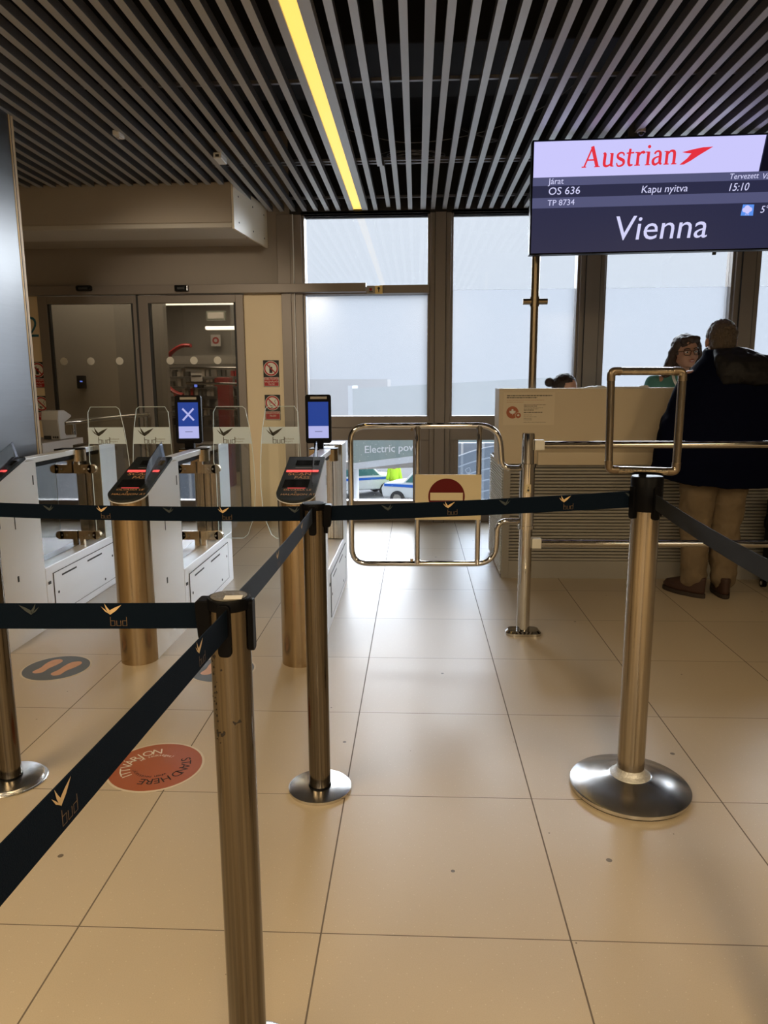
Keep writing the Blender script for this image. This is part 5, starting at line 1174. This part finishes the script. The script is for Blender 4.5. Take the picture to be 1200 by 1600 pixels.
def hand(mb, wrist, direction, up, s=1.0, side=1, curl=0.5):
    """palm + five bent fingers"""
    w_ = Vector(wrist); d = Vector(direction).normalized(); u = Vector(up).normalized(); l = d.cross(u).normalized()*side; u = l.cross(d).normalized()*side
    mb.cap(w_, w_+d*0.03*s, 0.022*s, 0.024*s)
    for k in range(4): mb.cap(w_+d*0.03*s+l*(k-1.5)*0.015*s, w_+d*0.085*s+l*(k-1.5)*0.020*s, 0.014*s, 0.011*s)
    for k, L_ in enumerate((0.068, 0.078, 0.072, 0.055)):
        p0 = w_+d*0.088*s+l*(k-1.5)*0.0215*s; a = curl*0.4; p1 = p0+(d*math.cos(a)-u*math.sin(a))*L_*0.45*s; a2 = curl*1.2; p2 = p1+(d*math.cos(a2)-u*math.sin(a2))*L_*0.32*s; a3 = curl*1.8; p3 = p2+(d*math.cos(a3)-u*math.sin(a3))*L_*0.25*s
        mb.cap(p0, p1, 0.0095*s, 0.0088*s); mb.cap(p1, p2, 0.0088*s, 0.0080*s); mb.cap(p2, p3, 0.0080*s, 0.0070*s)
    t0 = w_+d*0.03*s-l*0.026*s; t1 = t0+(d*0.6-l*0.8).normalized()*0.038*s; t2 = t1+(d*0.9-l*0.35-u*0.2).normalized()*0.030*s
    mb.cap(t0, t1, 0.013*s, 0.011*s); mb.cap(t1, t2, 0.0105*s, 0.0085*s)
def limb(mb, a, b_, c, r0, r1, r2): mb.cap(a, b_, r0, r1); mb.cap(b_, c, r1, r2)

# --- the man at the desk, seen from behind (faces +Y)
mx, my = 2.05, 2.93
man = empty('person', (mx, my, 0), 'person in a dark navy coat and beige trousers at the desk, back turned', 'person')
b = MB(); Rm = Matrix.Rotation(PI-0.10, 3, 'Z') @ Matrix.Rotation(0.12, 3, 'X')
hc = Vector((2.052, my+0.06, 1.558))
Pm = head(b, hc, Rm, 0.98, 1.08)
b.cap((2.05, my+0.02, 1.36), (2.052, my+0.045, 1.50), 0.068, 0.062)
b.cap((2.06, my, 0.92), (2.06, my, 1.10), 0.150, 0.150); b.cap((2.06, my, 1.10), (2.07, my+0.0, 1.30), 0.150, 0.155)
b.cap((1.93, my, 1.32), (2.22, my, 1.36), 0.09, 0.09)
b.cap((1.97, my, 0.88), (2.13, my, 0.88), 0.115, 0.115)
limb(b, (1.97, my, 0.86), (1.955, my+0.02, 0.47), (1.957, my-0.01, 0.09), 0.098, 0.062, 0.036)
limb(b, (2.14, my, 0.86), (2.15, my+0.02, 0.47), (2.148, my-0.01, 0.09), 0.098, 0.062, 0.036)
b.cap((1.952, my-0.015, 0.07), (1.925, my+0.03, 0.055), 0.026, 0.022); b.cap((2.148, my-0.015, 0.07), (2.155, my+0.04, 0.055), 0.026, 0.022)
limb(b, (1.86, my, 1.33), (1.80, my+0.06, 1.10), (1.97, my+0.27, 1.315), 0.058, 0.046, 0.028); hand(b, (1.985, my+0.30, 1.318), (0.25, 0.9, 0.0), (0, 0, 1), 1.0, 1, 0.7)
limb(b, (2.28, my, 1.36), (2.36, my+0.07, 1.12), (2.24, my+0.27, 1.315), 0.058, 0.046, 0.028); hand(b, (2.23, my+0.30, 1.318), (-0.25, 0.9, 0.0), (0, 0, 1), 1.0, -1, 0.7)
mb_ = remesh(b, 0.0075, 3).build('body', 'skin_man', parent=man, smooth='all')
face_bits(mb_, Pm, Rm, 0.98)
# short greying hair
b = MB()
b.ell(hc+Rm @ Vector((0, 0.018, 0.030)), (0.086, 0.100, 0.097), rot=Rm, seg=32, rng=20)
b.ell(hc+Rm @ Vector((0, 0.050, -0.020)), (0.076, 0.058, 0.070), rot=Rm, seg=28, rng=16)
hr = remesh(b, 0.004, 1, noise=0.005, nscale=60)
Ri = Rm.transposed()
kill = []
for v in hr.bm.verts:
    q = Ri @ (v.co-hc)
    lim = 0.050 if q.y < -0.052 else (-0.012 if q.y < 0.0 else (0.012 if q.y < 0.035 and abs(q.x) > 0.06 else -0.075))
    if q.z < lim: kill.append(v)
bmesh.ops.delete(hr.bm, geom=kill, context='VERTS')
hr.build('hair', 'hair_grey', parent=man, smooth='all')
# coat: flared body, sleeves, collar
b = MB()
rg = [(0.700, 2.045, my-0.01, 0.385, 0.215), (0.735, 2.045, my-0.01, 0.385, 0.22), (0.82, 2.045, my-0.01, 0.372, 0.21), (0.98, 2.050, my, 0.335, 0.19), (1.12, 2.060, my, 0.295, 0.180), (1.25, 2.075, my, 0.262, 0.168), (1.34, 2.085, my+0.005, 0.245, 0.155), (1.41, 2.085, my+0.01, 0.200, 0.130), (1.47, 2.065, my+0.02, 0.125, 0.105), (1.505, 2.055, my+0.03, 0.088, 0.088)]
def shell(rg, n=40):
    R_ = []
    for z, cx_, cy_, rx, ry in rg:
        R_.append([Vector((cx_+rx*math.cos(2*PI*k/n), cy_+ry*math.sin(2*PI*k/n), z+(0.006*math.sin(2*PI*k/n*3+1)+0.075*max(0, -math.cos(2*PI*k/n))**3)*(1 if z < 0.75 and rx > 0.3 else 0))) for k in range(n)])
    return R_
b.rings(shell(rg))
b.cap((1.875, my, 1.30), (1.80, my+0.05, 1.06), 0.080, 0.082); b.cap((1.80, my+0.05, 1.08), (1.955, my+0.24, 1.275), 0.080, 0.048)
b.cap((1.79, my+0.0, 1.05), (1.755, my, 0.87), 0.085, 0.080)
b.cap((2.27, my, 1.345), (2.375, my+0.03, 1.08), 0.092, 0.090); b.cap((2.375, my+0.03, 1.10), (2.255, my+0.24, 1.275), 0.088, 0.048)
b.cap((2.37, my, 1.05), (2.35, my, 0.86), 0.085, 0.075)
b.tube([Vector((2.055+0.090*math.cos(a*PI/12), my+0.035+0.085*math.sin(a*PI/12), 1.492+0.010*math.sin(a*PI/12))) for a in range(24)], 0.026, 10, closed=True)
ct = remesh(b, 0.011, 4, noise=0.010, nscale=7)
ct.build('coat', 'coat', parent=man, smooth='all')
b = MB()
hood = [(1.30, 2.13, my-0.135, 0.135, 0.045), (1.36, 2.14, my-0.135, 0.165, 0.070), (1.43, 2.13, my-0.105, 0.165, 0.080), (1.48, 2.105, my-0.06, 0.135, 0.075), (1.515, 2.08, my-0.02, 0.095, 0.060)]
b.rings(shell(hood, 28)); b.cap((2.0, my-0.10, 1.45), (2.10, my-0.17, 1.34), 0.035, 0.03); b.cap((2.25, my-0.09, 1.44), (2.16, my-0.17, 1.34), 0.035, 0.03)
remesh(b, 0.009, 4, noise=0.010, nscale=14).build('hood', 'hood', parent=man, smooth='all')
for s, x in ((-1, 1.960), (1, 2.145)):
    b = MB(); b.cap((x, my-0.005, 0.86), (x-0.002*s, my+0.015, 0.47), 0.128, 0.092, seg=28); b.cap((x-0.002*s, my+0.015, 0.47), (x+0.0*s, my-0.012, 0.14), 0.092, 0.074, seg=28)
    b.cap((x, my-0.012, 0.14), (x, my-0.005, 0.115), 0.078, 0.076, seg=24)
    remesh(b, 0.009, 3, noise=0.011, nscale=13).build('trouser_leg', 'trousers', parent=man, smooth='all')
    b = MB(); a = 0.62 if s < 0 else -0.18
    F_ = lambda u, v, z: Vector((x+(-0.005 if s < 0 else 0.0)+u*math.cos(a)-v*math.sin(a), my-0.015+u*math.sin(a)+v*math.cos(a), z))
    def sole_pt(q_, k1, k2, o_): c_, s_ = math.cos(2*PI*q_/24), math.sin(2*PI*q_/24); return (0.052*k1*c_*(1.0 if s_ > 0 else 0.86), o_+0.145*k2*s_)
    b.rings([[F_(*sole_pt(q_, k1, k2, o_), z) for q_ in range(24)] for z, k1, k2, o_ in ((0.024, 0.98, 0.98, 0.055), (0.045, 1.04, 1.0, 0.055), (0.070, 1.0, 0.93, 0.045), (0.095, 0.92, 0.70, 0.010), (0.118, 0.88, 0.50, -0.020), (0.130, 0.80, 0.44, -0.025))])
    sh = b.build('shoe', 'shoe', parent=man, smooth='all')
    b = MB(); b.rings([[F_(*sole_pt(q_, 1.05, 1.03, 0.055), z) for q_ in range(24)] for z in (0.001, 0.026)]); b.build('sole', 'sole', parent=sh, smooth=True)

# --- staff member with glasses
wx, wy = 2.150, 3.93
wom = empty('person', (wx, wy, 0), 'person in a teal shirt and glasses with long dark hair behind the desk', 'person')
Rw = Matrix.Rotation(0.10, 3, 'Z') @ Matrix.Rotation(0.06, 3, 'X') @ Matrix.Rotation(-0.06, 3, 'Y')
hc = Vector((2.170, 3.875, 1.535)); b = MB(); Pw = head(b, hc, Rw, 1.0, 1.06)
b.cap((wx+0.005, wy+0.0, 1.34), (2.168, wy-0.02, 1.46), 0.060, 0.056)
b.cap((wx, wy, 0.95), (wx, wy, 1.10), 0.155, 0.145); b.cap((wx, wy, 1.10), (wx, wy, 1.24), 0.145, 0.150); b.cap((wx-0.14, wy, 1.30), (wx+0.14, wy, 1.30), 0.075, 0.075)
b.cap((wx-0.08, wy, 0.9), (wx+0.08, wy, 0.9), 0.13, 0.13)
for s in (-1, 1):
    limb(b, (wx+s*0.09, wy, 0.86), (wx+s*0.09, wy-0.01, 0.48), (wx+s*0.09, wy+0.01, 0.09), 0.10, 0.062, 0.042); b.cap((wx+s*0.09, wy+0.03, 0.045), (wx+s*0.10, wy-0.14, 0.035), 0.036, 0.030)
limb(b, (wx-0.185, wy, 1.30), (wx-0.235, wy-0.08, 1.05), (wx-0.13, wy-0.28, 0.86), 0.052, 0.042, 0.028); hand(b, (wx-0.125, wy-0.295, 0.85), (0.3, -0.9, -0.25), (0, 0, 1), 0.92, -1, 0.5)
limb(b, (wx+0.185, wy, 1.30), (wx+0.225, wy-0.08, 1.05), (wx+0.12, wy-0.28, 0.86), 0.052, 0.042, 0.028); hand(b, (wx+0.115, wy-0.295, 0.85), (-0.3, -0.9, -0.25), (0, 0, 1), 0.92, 1, 0.5)
bw = remesh(b, 0.0065, 3).build('body', 'skin', parent=wom, smooth='all'); face_bits(bw, Pw, Rw, 1.0, True)
b = MB()
b.rings(shell([(0.82, wx, wy, 0.185, 0.155), (0.95, wx, wy, 0.18, 0.150), (1.10, wx, wy, 0.165, 0.155), (1.22, wx, wy, 0.175, 0.165), (1.30, wx, wy, 0.190, 0.13), (1.355, wx, wy, 0.145, 0.10), (1.385, wx, wy, 0.085, 0.075)], 32))
for s in (-1, 1): b.cap((wx+s*0.175, wy, 1.305), (wx+s*0.222, wy-0.045, 1.15), 0.070, 0.064)
remesh(b, 0.009, 3, noise=0.006, nscale=12).build('shirt', 'tee', parent=wom, smooth='all')
b = MB()
for s in (-1, 1): b.cap((wx+s*0.09, wy, 0.84), (wx+s*0.09, wy-0.01, 0.48), 0.118, 0.080); b.cap((wx+s*0.09, wy-0.01, 0.48), (wx+s*0.09, wy+0.01, 0.10), 0.08, 0.06)
remesh(b, 0.011, 2).build('trousers', 'seam', parent=wom, smooth='all')
# hair: cap of skull plus long falls on both sides
b = MB(); b.ell(hc+Rw @ Vector((0, 0.024, 0.036)), (0.094, 0.100, 0.094), rot=Rw, seg=28, rng=18); b.ell(hc+Rw @ Vector((0, 0.060, -0.04)), (0.092, 0.070, 0.11), rot=Rw)
for s in (-1, 1):
    P0 = hc+Rw @ Vector((s*0.062, -0.020, 0.082)); P1 = hc+Rw @ Vector((s*0.094, 0.012, 0.0)); P2 = hc+Rw @ Vector((s*0.112, 0.02, -0.09)); P3 = hc+Rw @ Vector((s*0.130, 0.02, -0.175)); P4 = hc+Rw @ Vector((s*0.125, 0.01, -0.25))
    b.cap(P0, P1, 0.026, 0.026); b.cap(P1, P2, 0.028, 0.038); b.cap(P2, P3, 0.038, 0.036); b.cap(P3, P4, 0.036, 0.020)
b.cap(hc+Rw @ Vector((-0.05, -0.050, 0.085)), hc+Rw @ Vector((0.05, -0.050, 0.088)), 0.024, 0.026); b.cap(hc+Rw @ Vector((0, 0.06, -0.05)), hc+Rw @ Vector((0, 0.07, -0.20)), 0.09, 0.075)
remesh(b, 0.006, 3, noise=0.006, nscale=30).build('hair', 'hair_brown', parent=wom, smooth='all')
b = MB()
for k in (-1, 1):
    lens = fillet([Pw(k*0.008, -0.100, 0.013), Pw(k*0.056, -0.088, 0.016), Pw(k*0.052, -0.089, -0.020), Pw(k*0.014, -0.100, -0.022)], 0.012, 5, closed=True); b.tube(lens, 0.0022, 6, closed=True)
    b.tube([Pw(k*0.057, -0.088, 0.008), Pw(k*0.080, -0.03, 0.004), Pw(k*0.083, 0.012, 0.004)], 0.0018, 6)
b.tube([Pw(-0.009, -0.101, 0.006), Pw(0, -0.106, 0.009), Pw(0.009, -0.101, 0.006)], 0.002, 6)
b.build('glasses', 'black_plastic', parent=wom, smooth=True)
b = MB()
for k in (-1, 1): b.tube(smooth_path([(wx+k*0.055, wy-0.03, 1.395), (wx+k*0.072, wy-0.115, 1.335), (wx+k*0.045+0.02, wy-0.168, 1.22), (wx+0.02, wy-0.178, 1.12)], 6), 0.010, 8, sc=(1, .25))
b.build('lanyard', 'white_cloth', parent=wom, smooth=True)

# --- seated person, only the top of the head shows
sx_, sy_ = 1.325, 4.02
ch = empty('office_chair', (sx_, sy_+0.02, 0), 'office chair hidden behind the desk under the seated person', 'chair')
MB().box(sx_-0.23, sx_+0.23, sy_-0.22, sy_+0.24, 0.42, 0.48).build('seat', 'black_plastic', parent=ch, bevel=0.02)
MB().box(sx_-0.20, sx_+0.20, sy_+0.235, sy_+0.275, 0.50, 0.90).build('backrest', 'black_plastic', parent=ch, bevel=0.02)
b = MB(); b.cyl((sx_, sy_+0.02, 0.06), (sx_, sy_+0.02, 0.42), 0.03, 16); b.box(sx_-0.03, sx_+0.03, sy_+0.2, sy_+0.25, 0.40, 0.55); b.build('column', 'black_plastic', parent=ch)
b = MB()
for k in range(5): a = 2*PI*k/5; b.cyl((sx_, sy_+0.02, 0.07), (sx_+0.27*math.cos(a), sy_+0.02+0.27*math.sin(a), 0.055), 0.018, 10); b.ell((sx_+0.27*math.cos(a), sy_+0.02+0.27*math.sin(a), 0.028), (0.028, 0.028, 0.028))
b.build('star_base', 'black_plastic', parent=ch)
sea = empty('person', (sx_, sy_, 0), 'person with a dark hair bun seated behind the desk, only the head top showing', 'person')
Rs = Matrix.Rotation(0.75, 3, 'Z') @ Matrix.Rotation(0.15, 3, 'X'); hc = Vector((1.345, 3.99, 1.268)); b = MB(); Ps = head(b, hc, Rs, 0.97, 1.03)
b.cap((sx_, sy_+0.01, 1.06), (1.338, 4.0, 1.20), 0.055, 0.05); b.cap((sx_, sy_+0.03, 0.60), (sx_, sy_+0.02, 0.92), 0.14, 0.135); b.cap((sx_-0.14, sy_+0.01, 1.02), (sx_+0.14, sy_+0.01, 1.02), 0.07, 0.07)
for s in (-1, 1):
    limb(b, (sx_+s*0.09, sy_+0.05, 0.575), (sx_+s*0.12, sy_-0.36, 0.56), (sx_+s*0.12, sy_-0.34, 0.09), 0.088, 0.062, 0.042); b.cap((sx_+s*0.12, sy_-0.33, 0.045), (sx_+s*0.12, sy_-0.45, 0.035), 0.034, 0.03)
    limb(b, (sx_+s*0.18, sy_, 1.02), (sx_+s*0.22, sy_-0.05, 0.84), (sx_+s*0.12, sy_-0.24, 0.825), 0.048, 0.040, 0.027); hand(b, (sx_+s*0.115, sy_-0.255, 0.825), (-s*0.2, -0.9, -0.05), (0, 0, 1), 0.9, -s, 0.4)
bs = remesh(b, 0.0075, 3).build('body', 'skin', parent=sea, smooth='all'); face_bits(bs, Ps, Rs, 0.97)
b = MB(); b.rings(shell([(0.56, sx_, sy_+0.03, 0.17, 0.15), (0.75, sx_, sy_+0.03, 0.16, 0.15), (0.92, sx_, sy_+0.02, 0.17, 0.15), (1.02, sx_, sy_+0.01, 0.18, 0.12), (1.08, sx_, sy_+0.01, 0.13, 0.09), (1.105, sx_, sy_, 0.07, 0.065)], 28))
for s in (-1, 1): b.cap((sx_+s*0.17, sy_, 1.02), (sx_+s*0.215, sy_-0.04, 0.88), 0.064, 0.058)
remesh(b, 0.010, 3, noise=0.005, nscale=12).build('shirt', 'tee', parent=sea, smooth='all')
b = MB()
for s in (-1, 1): b.cap((sx_+s*0.09, sy_+0.05, 0.58), (sx_+s*0.12, sy_-0.36, 0.57), 0.100, 0.075); b.cap((sx_+s*0.12, sy_-0.36, 0.56), (sx_+s*0.12, sy_-0.34, 0.10), 0.073, 0.055)
remesh(b, 0.012, 2).build('trousers', 'seam', parent=sea, smooth='all')
b = MB(); b.ell(hc+Rs @ Vector((0, 0.022, 0.032)), (0.086, 0.094, 0.090), rot=Rs, seg=28, rng=18); b.ell(Vector((1.225, 4.02, 1.325)), (0.036, 0.036, 0.036)); b.cap(hc+Rs @ Vector((0, .08, .03)), Vector((1.235, 4.02, 1.320)), 0.03, 0.02)
hr = remesh(b, 0.005, 2, noise=0.003, nscale=50); Ri = Rs.transposed(); kill = []
for v in hr.bm.verts:
    q = Ri @ (v.co-hc)
    if q.y < -0.035 and q.z < 0.055+(-0.035-q.y)*0.3 and abs(q.x) < 0.08: kill.append(v)
bmesh.ops.delete(hr.bm, geom=kill, context='VERTS'); hr.build('hair', 'hair_dark', parent=sea, smooth='all')

# --- suitcase at the right edge
sc_ = empty('suitcase', (2.62, 3.02, 0), 'black wheeled suitcase at the right edge beside the standing traveller', 'suitcase')
x0, x1, y0, y1 = 2.470, 2.80, 2.93, 3.14
b = MB(); b.box(x0, x1, y0, y1, 0.075, 0.60); b.build('shell', 'black_plastic', parent=sc_, bevel=0.03, bseg=4)
for xx in (x0+0.015, x1-0.04):
    for yy in (y0+0.03, y1-0.03):
        b = MB(); b.cyl((xx-0.012, yy, 0.028), (xx+0.012, yy, 0.028), 0.027, 20); wl = b.build('wheel', 'black_plastic', parent=sc_, smooth=True)
        b = MB(); b.cyl((xx-0.014, yy, 0.028), (xx+0.014, yy, 0.028), 0.013, 16); b.build('wheel_hub', 'device_grey', parent=wl, smooth=True); b = MB(); b.box(xx-0.010, xx+0.010, yy-0.016, yy+0.016, 0.040, 0.085); b.build('fork', 'black_plastic', parent=wl)
b = MB(); b.tube(smooth_path([(x0, y0+0.08, 0.52), (x0-0.035, y0+0.08, 0.50), (x0-0.050, y0+0.08, 0.455), (x0-0.042, y0+0.08, 0.41), (x0-0.005, y0+0.08, 0.405)], 6), 0.011, 10, sc=(1.5, .8)); b.build('side_handle', 'black_plastic', parent=sc_, smooth=True)
for xx in (x0+0.08, x1-0.08):
    b = MB(); b.cyl((xx, y1-0.05, 0.60), (xx, y1-0.05, 0.72), 0.008, 12); b.build('telescopic_rod', 'chrome', parent=sc_, smooth=True)
b = MB(); b.cyl((x0+0.07, y1-0.05, 0.725), (x1-0.07, y1-0.05, 0.725), 0.013, 12); b.build('pull_handle', 'black_plastic', parent=sc_, smooth=True)
